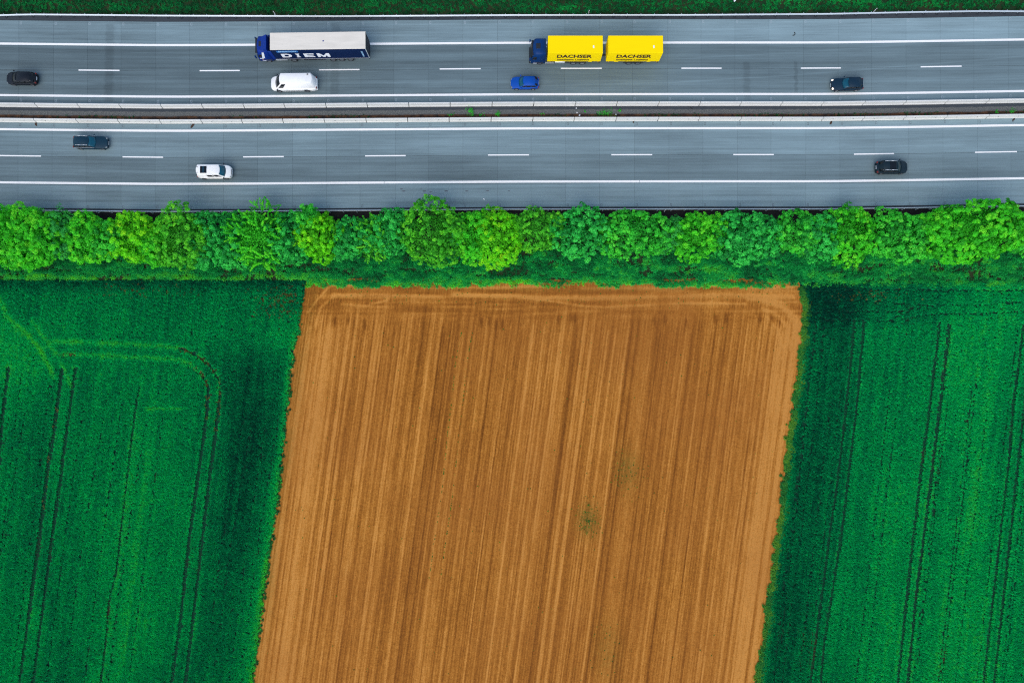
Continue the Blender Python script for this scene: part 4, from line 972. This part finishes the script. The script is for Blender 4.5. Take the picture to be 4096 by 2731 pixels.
        if rails:
            yr = s * (wt - .10)
            bm = bmesh.new(); xa, xb = rails
            pts = [(xa, yr, zr - .01), (xa - .12, yr, zr + .055), ((xa + xb) / 2, yr + s * .02, zr + .07), (xb + .12, yr, zr + .055), (xb, yr, zr - .01)]
            for p, q in zip(pts[:-1], pts[1:]): bm_cyl(bm, p, q, .028, 8)
            link('roof_rail', bm_mesh(bm, 'roof_rail', True), M['chrome'], t)
    if grille:
        box('grille', (xf - .03, 0, nose + .28), (.10, W * .44, .18), M['plastic'], t, .02, 1)
    if plate:
        box('number_plate', (xf + .03, 0, .42), (.03, .52, .12), M['plate'], t); box('number_plate', (xr - .015, 0, .72), (.05, .52, .12), M['plate'], t)
    if sunroof:
        box('sunroof', ((sunroof[0] + sunroof[1]) / 2, 0, zr + crown * .35), (sunroof[1] - sunroof[0], wt * 1.45, .05 + crown), M['glass_dark'], t, .02, 1)
    box('bumper', (xr + .10, 0, .42), (.20, W * .80, .22), paintm, t, .06, 2, True)
    return t
Wst = math.pi
car('car', 'black hatchback driving left on the upper carriageway near the left picture edge', 'car', 88, 315, Wst - .012, 4.45, 1.80, 1.46, 'p_black', glass_m='glass_dark', rear_h=1.0, rim='steel_rim', cowl=1.30, xt=.36)
van = car('van', 'white high-roof panel van overtaking the blue and white lorry', 'van', 1174, 331, Wst + .012, 6.8, 2.02, 2.62, 'p_white', belt=1.22, hood=1.04, cowl=2.66, xt=1.62, xrt=-3.05, xrb=-3.28, tum=.20, zmid=1.2, wr=.36, axles=(2.3, -1.8),
          windows=(.84, .965), rear_h=1.25, nose=.48, glass_m='glass_dark', rim='steel_rim', plate=True, crown=.05, rearglass=False)
box('roof_vent', (-2.5, -.55, 2.66), (.22, .16, .06), M['plastic'], van, .02, 1)
box('side_strip', (-.5, .0, .62), (4.0, 2.06, .05), M['plastic'], van, .01, 1)
car('car', 'bright blue hatchback below the yellow lorry', 'car', 2099, 333, Wst, 4.15, 1.75, 1.48, 'p_blue', rear_h=1.0, cowl=.92, xt=.25)
car('car', 'dark blue estate car with lit headlights on the upper carriageway at the right', 'car', 3388, 338, Wst + .02, 4.6, 1.80, 1.47, 'p_navy', lit=True, tail_big=False, rear_h=1.0, cowl=.86, xt=.12)
car('car', 'dark estate car with silver roof rails on the lower carriageway at the left', 'car', 364, 571, -.012, 4.95, 1.86, 1.52, 'p_slate', rails=(.0, -1.75), chrome_belt=True, rear_h=1.02, cowl=.98, xt=.14, xrt=-2.05, xrb=-2.42)
mv = car('van', 'white camper van with a dark roof hatch on the lower carriageway', 'van', 857, 687, .004, 4.95, 1.92, 1.96, 'p_white', belt=1.12, hood=.98, cowl=1.82, xt=1.18, xrt=-2.18, xrb=-2.42, tum=.19, zmid=.95, rear_h=1.15, nose=.42, windows=(.42, .64, .69, .92), rim='steel_rim', crown=.03)
box('roof_hatch', (-1.12, 0, 1.985), (.95, 1.02, .06), M['glass_dark'], mv, .02, 1)
box('hatch_blind', (-1.12, 0, 2.02), (.28, .96, .012), M['p_slate'], mv)
for k in range(9): box('roof_rib', (.15, -.6 + k * .15, 1.985), (1.2, .025, .03), M['p_white'], mv)
for s in (-.42, .42): box('rear_hinge', (-2.02, s, 1.965), (.22, .05, .04), M['plastic'], mv)
car('car', 'dark sport utility vehicle with silver roof rails and red tail lights at the right', 'car', 3566, 670, .012, 4.6, 1.86, 1.60, 'p_ink', rails=(.35, -1.45), glass_m='glass_grey', rear_h=1.02, tail_big=True, sunroof=(-.75, .15), cowl=1.36, xt=.32, xrt=-1.62, xrb=-2.02)

def text(name, s, mat, parent, loc, size, xs=1.0, bold=.0, rot=(rad(90), 0, rad(180)), sh=0.0, space=1.0):
    c = bpy.data.curves.new(name, 'FONT'); c.body = s; c.size = size; c.align_x = 'CENTER'; c.align_y = 'CENTER'; c.extrude = .012; c.offset = bold; c.shear = sh; c.resolution_u = 2; c.space_character = space
    o = bpy.data.objects.new(name + '_curve', c); COL.objects.link(o); bpy.context.view_layer.update()
    me = bpy.data.meshes.new_from_object(o.evaluated_get(bpy.context.evaluated_depsgraph_get())); me.name = name; bpy.data.objects.remove(o)
    for v in me.vertices: v.co.x *= xs
    me.materials.clear(); return link(name, me, mat, parent, loc, rot)
def block_letters(word, mat, parent, x_start, z0, h, wl, gap, y):
    """wide heavy capitals on a side that faces +y; they run towards -x"""
    k = .30; q = .24
    G_ = {'D': [[(0, 0), (k, 0), (k, 1), (0, 1)], [(k, 0), (.62, 0), (.70, q), (k, q)], [(k, 1 - q), (.70, 1 - q), (.62, 1), (k, 1)], [(.62, 0), (.92, .18), (.68, .34), (.70, q)], [(.92, .18), (1, .5), (.70, .5), (.68, .34)], [(1, .5), (.92, .82), (.68, .66), (.70, .5)], [(.92, .82), (.62, 1), (.70, 1 - q), (.68, .66)]],
          'I': [[(.33, .16), (.67, .16), (.67, .84), (.33, .84)], [(.18, 0), (.82, 0), (.82, .16), (.18, .16)], [(.18, .84), (.82, .84), (.82, 1), (.18, 1)]],
          'E': [[(0, 0), (k, 0), (k, 1), (0, 1)], [(k, 0), (1, 0), (1, .22), (k, .22)], [(k, .40), (.92, .40), (.92, .60), (k, .60)], [(k, .78), (1, .78), (1, 1), (k, 1)]],
          'M': [[(0, 0), (.24, 0), (.24, 1), (0, 1)], [(.76, 0), (1, 0), (1, 1), (.76, 1)], [(.24, 1), (.24, .52), (.42, 0), (.50, .38)], [(.76, 1), (.50, .38), (.58, 0), (.76, .52)], [(.42, 0), (.58, 0), (.50, .38)]]}
    x = x_start
    for ch in word:
        ww = wl * (.62 if ch == 'I' else 1.22 if ch == 'M' else 1.0); vs, fs = [], []
        for poly in G_[ch]:
            b = len(vs); n = len(poly)
            for yy in (y, y - .015): vs += [(x - u * ww, yy, z0 + v * h) for u, v in poly]
            fs += [tuple(range(b, b + n)), tuple(range(b + n, b + 2 * n))[::-1]] + [(b + i, b + n + i, b + n + (i + 1) % n, b + (i + 1) % n) for i in range(n)]
        me = pymesh('lettering', vs, fs); bm = bmesh.new(); bm.from_mesh(me); bmesh.ops.recalc_face_normals(bm, faces=bm.faces); bm.to_mesh(me); bm.free()
        link('lettering', me, mat, parent); x -= ww + gap
def cab(parent, xb, length, W, zr, pm, roofdef=True, xhatch=0.0):
    """lorry cab facing +x, back wall at xb"""
    xf = xb + length; n = 6
    def ring(x1, x2, hw, z, b): return [(x1 - b * (-1 + 2 * k / n) ** 2, hw * (-1 + 2 * k / n), z) for k in range(n + 1)] + [(x2, hw * (1 - 2 * k / n), z) for k in range(n + 1)]
    levels = [ring(xf - .05, xb, W / 2 * .96, .42, .10), ring(xf, xb, W / 2, .75, .14), ring(xf, xb, W / 2, 1.75, .14), ring(xf - .32, xb, W / 2 * .985, 2.75, .20), ring(xf - .55, xb, W / 2 * .93, zr - .10, .22), ring(xf - .75, xb + .05, W / 2 * .84, zr, .2)]
    k_ = len(levels[0]); vs = [v for l in levels for v in l]; fs = []
    for j in range(len(levels) - 1): fs += [(j * k_ + i, j * k_ + (i + 1) % k_, (j + 1) * k_ + (i + 1) % k_, (j + 1) * k_ + i) for i in range(k_)]
    fs += [tuple(range(k_))[::-1], tuple(range((len(levels) - 1) * k_, len(levels) * k_))]
    me = pymesh('cab', vs, fs, True); bm = bmesh.new(); bm.from_mesh(me); bmesh.ops.recalc_face_normals(bm, faces=bm.faces); bm.to_mesh(me); bm.free()
    c = link('cab', me, M[pm], parent)
    patch('windscreen', ((xf - .12, -W * .45, 1.78), (xf - .12, W * .45, 1.78), (xf - .49, W * .44, 2.72), (xf - .49, -W * .44, 2.72)), M['glass_dark'], c, 8, 3, (.17, 0, .02))
    for s in (1, -1):
        q = ((xf - .95, s * (W / 2 + .012), 1.72), (xf - .30, s * (W / 2 + .012), 1.72), (xf - .50, s * (W / 2 + .004), 2.52), (xf - .95, s * (W / 2 + .004), 2.52))
        patch('side_window', q if s < 0 else (q[1], q[0], q[3], q[2]), M['glass_dark'], c, 3, 2)
        bm = bmesh.new(); bm_box(bm, (xf + .02, s * (W / 2 + .16), 2.15), (.16, .22, .62), .04, 2); bm_box(bm, (xf - .1, s * (W / 2 + .05), 2.4), (.06, .2, .05)); link('mirror', bm_mesh(bm, 'mirror', True), M['p_cabnavy'], c)
        box('headlight', (xf - .08, s * W * .37, .72), (.12, .36, .18), M['head_lamp'], c, .03, 1)
        box('step', (xf - .75, s * (W / 2 - .02), .62), (.55, .14, .08), M['chrome'], c, .01, 1)
        box('wheel_arch', (xf - 1.38, s * (W / 2 - .02), .86), (1.15, .12, .20), M['chassis'], c, .04, 1)
    bm = bmesh.new(); bm_box(bm, (xf - .33, 0, 2.86), (.30, W * .92, .05), .02, 1); link('sun_visor', bm_mesh(bm, 'sun_visor'), M['plastic'], c)
    box('bumper', (xf + .02, 0, .52), (.18, W * .92, .34), M['plastic'], c, .05, 2)
    box('roof_hatch', (xf - 1.15, 0, zr + .015), (.62, .78, .05), M['plastic'], c, .02, 1)
    if roofdef:
        vs = [(xb + 1.0, -W * .40, zr + .01), (xb + 1.0, W * .40, zr + .01), (xb - .02, -W * .46, zr + .01), (xb - .02, W * .46, zr + .01), (xb + .06, -W * .45, 3.88), (xb + .06, W * .45, 3.88)]
        fs = [(0, 1, 5, 4), (0, 4, 2), (1, 3, 5), (2, 4, 5, 3)]
        me = pymesh('air_deflector', vs, fs); bm = bmesh.new(); bm.from_mesh(me); bmesh.ops.recalc_face_normals(bm, faces=bm.faces); bm.to_mesh(me); bm.free(); link('air_deflector', me, M[pm], c)
        for s in (1, -1): box('side_fairing', (xb - .24, s * (W / 2 - .06), 2.2), (.46, .05, 2.6), M[pm], c, .02, 1)
    return c

# articulated lorry with navy curtain-sided trailer
rx_, ry_ = P(1271, 164.5, 4.0)
lo = thing('articulated_lorry', 'blue tractor lorry pulling a navy curtain trailer with white roof and white DIEM lettering', 'lorry', (rx_, ry_, Z_SLAB), math.pi + .0144, 'vehicles driving on the motorway')
HL = 6.85
box('trailer_roof', (0, 0, 3.965), (HL * 2, 2.52, .07), M['tarp_white'], lo, .03, 2)
rf = box('roof_patch', (-.8, .05, 4.004), (.22, .16, .012), M['p_cabblue'], lo)
for s in (1, -1):
    # curtain that sags slightly between its poles
    nx, vs, fs = 28, [], []
    for i in range(nx + 1):
        x = -HL + .08 + (HL * 2 - .16) * i / nx; b = .02 * math.sin(i / nx * math.pi * 7) ** 2 + R.uniform(0, .006)
        for z in (1.12, 2.0, 3.0, 3.93): vs.append((x, s * (1.245 + (b if 1.5 < z < 3.5 else .0)), z))
    fs = [(i * 4 + k, (i + 1) * 4 + k, (i + 1) * 4 + k + 1, i * 4 + k + 1) if s < 0 else (i * 4 + k, i * 4 + k + 1, (i + 1) * 4 + k + 1, (i + 1) * 4 + k) for i in range(nx) for k in range(3)]
    cu = link('curtain', pymesh('curtain', vs, fs, True), M['tarp_navy'], lo)
    box('side_rail', (0, s * 1.25, 1.08), (HL * 2, .05, .07), M['chrome'], lo)
    box('corner_post', (-HL + .03, s * 1.24, 2.5), (.10, .07, 2.85), M['steel'], lo)
    if s > 0:
        block_letters('DIEM', M['letter_white'], cu, 5.75, 1.66, 1.10, 1.50, .42, 1.285)
        box('sign_band', (4.55, 1.275, 3.45), (3.1, .02, .50), M['band_blue'], cu); text('lettering', 'SPEDITION', M['letter_pale'], cu, (4.55, 1.292, 3.45), .46, 1.15, .012)
        text('lettering', 'SPEDITION', M['letter_pale'], cu, (-6.1, 1.29, 2.45), .34, 1.0, .004, (rad(90), rad(90), rad(180)))
box('front_wall', (HL - .05, 0, 2.5), (.10, 2.46, 2.85), M['tarp_navy'], lo)
for s in (1, -1): box('rear_door', (-HL + .02, s * .62, 2.5), (.06, 1.20, 2.8), M['chassis'], lo, .01, 1)
box('chassis', (-.6, 0, .95), (12.0, 1.0, .22), M['chassis'], lo)
box('trailer_floor', (0, 0, 1.07), (13.6, 2.4, .08), M['chassis'], lo)
box('rear_bumper', (-HL + .1, 0, .6), (.12, 2.3, .14), M['chassis'], lo)
box('tractor_frame', (6.1, 0, .8), (5.2, 1.1, .26), M['chassis'], lo)
for s in (1, -1):
    box('fuel_tank', (6.25, s * .98, .68), (1.7, .46, .52), M['chrome'] if s > 0 else M['chassis'], lo, .10, 3, True)
    for x in (8.2, 4.45, -1.3, -2.6, -3.9): wheel(lo, x, s * 1.22, .50, .34, M['rim'] if x > 0 else M['steel_rim'])
    box('underrun_guard', (1.4, s * 1.18, .68), (3.2, .05, .22), M['chassis'], lo)
    box('marker_lamp', (8.9, s * 1.255, .95), (.16, .03, .09), M['amber'], lo)
c = cab(lo, HL + .55, 2.15, 2.46, 3.35, 'p_cabblue')
for s in (1,):
    vs = [(8.35, 1.252, 3.15), (8.05, 1.252, 3.15), (8.45, 1.252, 1.45), (8.85, 1.252, 1.45)]
    link('stripe', pymesh('stripe', [(x, y, z) for (x, y, z) in vs] + [(x, y - .03, z) for (x, y, z) in vs], [(0, 1, 2, 3), (7, 6, 5, 4), (0, 4, 5, 1), (2, 6, 7, 3), (1, 5, 6, 2), (0, 3, 7, 4)]), M['letter_white'], c)
    box('stripe', (8.95, 1.24, 1.36), (.5, .03, .14), M['letter_white'], c)

# yellow drawbar lorry: rigid truck and trailer with swap boxes
bx_, by_ = P(2301.8, 178.2, 4.0)
yl = thing('drawbar_lorry', 'dark blue lorry with two yellow DACHSER boxes, truck and trailer', 'lorry', (bx_, by_, Z_SLAB), math.pi, 'vehicles driving on the motorway')
for cx in (0.0, -8.63):
    b = bmesh.new(); bm_box(b, (cx, 0, 2.60), (7.85, 2.50, 2.80), .035, 2); bxo = link('cargo_box', bm_mesh(b, 'cargo_box'), M['yellow'], yl)
    text('lettering', 'DACHSER', M['letter_brown'], bxo, (cx + .10, 1.262, 2.82), 1.30, .88, .045); text('lettering', 'Intelligent Logistics', M['letter_brown'], bxo, (cx + .15, 1.262, 1.78), .66, .92, .020)
    box('roof_light', (cx - 2.6, .38, 4.006), (.20, .40, .03), M['white_plastic'], bxo, .01, 1)
    box('roof_seam', (cx, 1.2, 4.004), (7.7, .03, .014), M['yellow'], bxo); box('roof_seam', (cx, -1.2, 4.004), (7.7, .03, .014), M['yellow'], bxo)
    for dx in (-3.83, 3.83): box('end_frame', (cx + dx, 0, 4.004), (.10, 2.4, .016), M['yellow'], bxo)
    box('chassis', (cx, 0, .98), (7.6, 2.2, .24), M['chassis'], yl)
    for s in (1, -1):
        for dx in (-2.4, 2.4): box('support_leg', (cx + dx, s * 1.16, 1.06), (.55, .12, .08), M['yellow'], yl, .01, 1)
        box('side_skirt', (cx - .2, s * 1.17, .72), (3.0, .05, .2), M['chassis'], yl)
        for dx in (3.5, -3.6): box('marker_lamp', (cx + dx, s * 1.2, .95), (.14, .04, .07), M['amber'], yl)
    box('rear_bumper', (cx - 3.8, 0, .6), (.12, 2.3, .14), M['chassis'], yl)
for s in (1, -1):
    for x, rm in ((5.0, 'steel_rim'), (.03, 'rim'), (-1.32, 'rim'), (-8.2, 'steel_rim'), (-9.55, 'steel_rim')): wheel(yl, x, s * 1.21, .50, .34, M[rm])
    box('fuel_tank', (2.0, s * .98, .66), (1.5, .46, .50), M['chrome'], yl, .10, 3, True)
    box('step_bar', (3.55, s * 1.22, .55), (1.3, .06, .06), M['chrome'], yl); box('step_bar', (3.55, s * 1.20, .80), (1.3, .06, .06), M['chrome'], yl)
box('tow_bar', (-4.3, 0, .6), (1.4, .18, .16), M['chassis'], yl)
cab(yl, 4.20, 2.25, 2.46, 3.45, 'p_cabnavy', False)

# ------------------------------------------------------------------ small things
def delineator(px, py, label):
    x0, y0 = P(px, py); t = thing('delineator_post', label, 'delineator post', (x0, y0, 0), 0, 'roadside delineator posts')
    bm = bmesh.new(); bm_box(bm, (0, 0, .5), (.12, .10, 1.0), .03, 2, (.8, .7)); link('post_body', bm_mesh(bm, 'post_body'), M['white_plastic'], t)
    box('reflector_band', (0, -.005, .82), (.125, .105, .16), M['plastic'], t)
delineator(1102, 60, 'white delineator post on the grass bank above the DIEM lorry')
delineator(2354, 56, 'white delineator post on the grass bank above the yellow lorry')
delineator(3494, 48, 'white delineator post on the grass bank at the upper right')
delineator(2657, 846, 'white delineator post at the lower guardrail beside the broad mid green tree')
delineator(3520, 846, 'white delineator post at the lower guardrail near the right end of the tree row')
def litter(name, px, py, s, mat, label, cat='litter', z=Z_SLAB, bendit=False):
    x0, y0 = P(px, py); bm = bmesh.new()
    bmesh.ops.create_icosphere(bm, subdivisions=2, radius=.5)
    for v in bm.verts: v.co = Vector((v.co.x * s[0], v.co.y * s[1], max(v.co.z, -.2) * s[2])) * R.uniform(.7, 1.15)
    o = link(name, bm_mesh(bm, name), mat, None, (x0, y0, z + s[2] * .2), (0, 0, R.uniform(0, 3))); return tag(o, label, cat)
litter('plastic_scrap', 1936, 797, (.16, .28, .08), M['white_plastic'], 'white plastic scrap lying on the lower shoulder left of the picture middle')
litter('plastic_scrap', 2308, 452, (.25, .18, .08), M['white_plastic'], 'white litter in the median left of the low weed patch', z=.02)
litter('plastic_scrap', 2318, 462, (.22, .3, .08), M['white_plastic'], 'white litter against the lower barrier left of the low weed patch', z=.02)
litter('plastic_scrap', 2305, 434, (.2, .2, .08), M['white_plastic'], 'white litter close to the upper barrier below the yellow lorry', z=.02)
litter('plastic_scrap', 2464, 459, (.2, .2, .1), M['white_plastic'], 'white litter at the right end of the low median weed patch', z=.02)
litter('plastic_scrap', 2937, 6, (.6, .35, .15), M['white_plastic'], 'white plastic sheet caught on the upper grass bank', z=.25)
M['leafbrown'] = vary('wet_leaves', (0.05, 0.028, 0.016), .3, 5, .9)
for (px, py, sx, lab) in ((145, 498, .7, 'brown leaf heap at the foot of the lower barrier, far left'), (771, 504, .9, 'brown leaf heap at the foot of the lower barrier above the white camper van'), (3323, 492, .7, 'brown leaf heap at the foot of the lower barrier at the right'), (2533, 490, .4, 'small dark leaf clump below the lower barrier near the yellow trailer'), (4053, 480, .6, 'brown leaf heap at the barrier by the right picture edge')):
    litter('leaf_heap', px, py, (sx, sx * .45, .08), M['leafbrown'], lab, 'leaf heap')
litter('soil_clod', 2765, 434, (.18, .5, .12), M['plastic'], 'dark rubber piece standing in the median at the right', 'debris', .02)
x0, y0 = P(3172, 137); bm = bmesh.new(); pr = None
for k in range(9):
    a = -1.9 + k * .36; p = (.26 * math.cos(a), .26 * math.sin(a), .04)
    if pr: bm_cyl(bm, pr, p, .05, 6)
    pr = p
tag(link('rubber_strip', bm_mesh(bm, 'rubber_strip'), M['rubber'], None, (x0, y0, Z_SLAB)), 'curled black rubber strip lying on the upper shoulder at the right', 'debris')
# oily drips on the lower shoulder
for px, py, s in ((1606, 756, .5), (1614, 765, .6), (1698, 765, .6), (1723, 769, .5), (1784, 765, .6), (1867, 765, .6), (1950, 764, .5), (2036, 764, .4), (1685, 755, .3)):
    x_, y_ = P(px, py); vs = [(x_ + s * .5 * math.cos(a) * R.uniform(.6, 1.2), y_ + s * .16 * math.sin(a) * R.uniform(.6, 1.2), Z_SLAB + .004) for a in np.linspace(0, 6.283, 11)[:-1]]
    link('oil_stain', pymesh('oil_stain', vs, [tuple(range(10))]), M['stamp_d'], road_s)
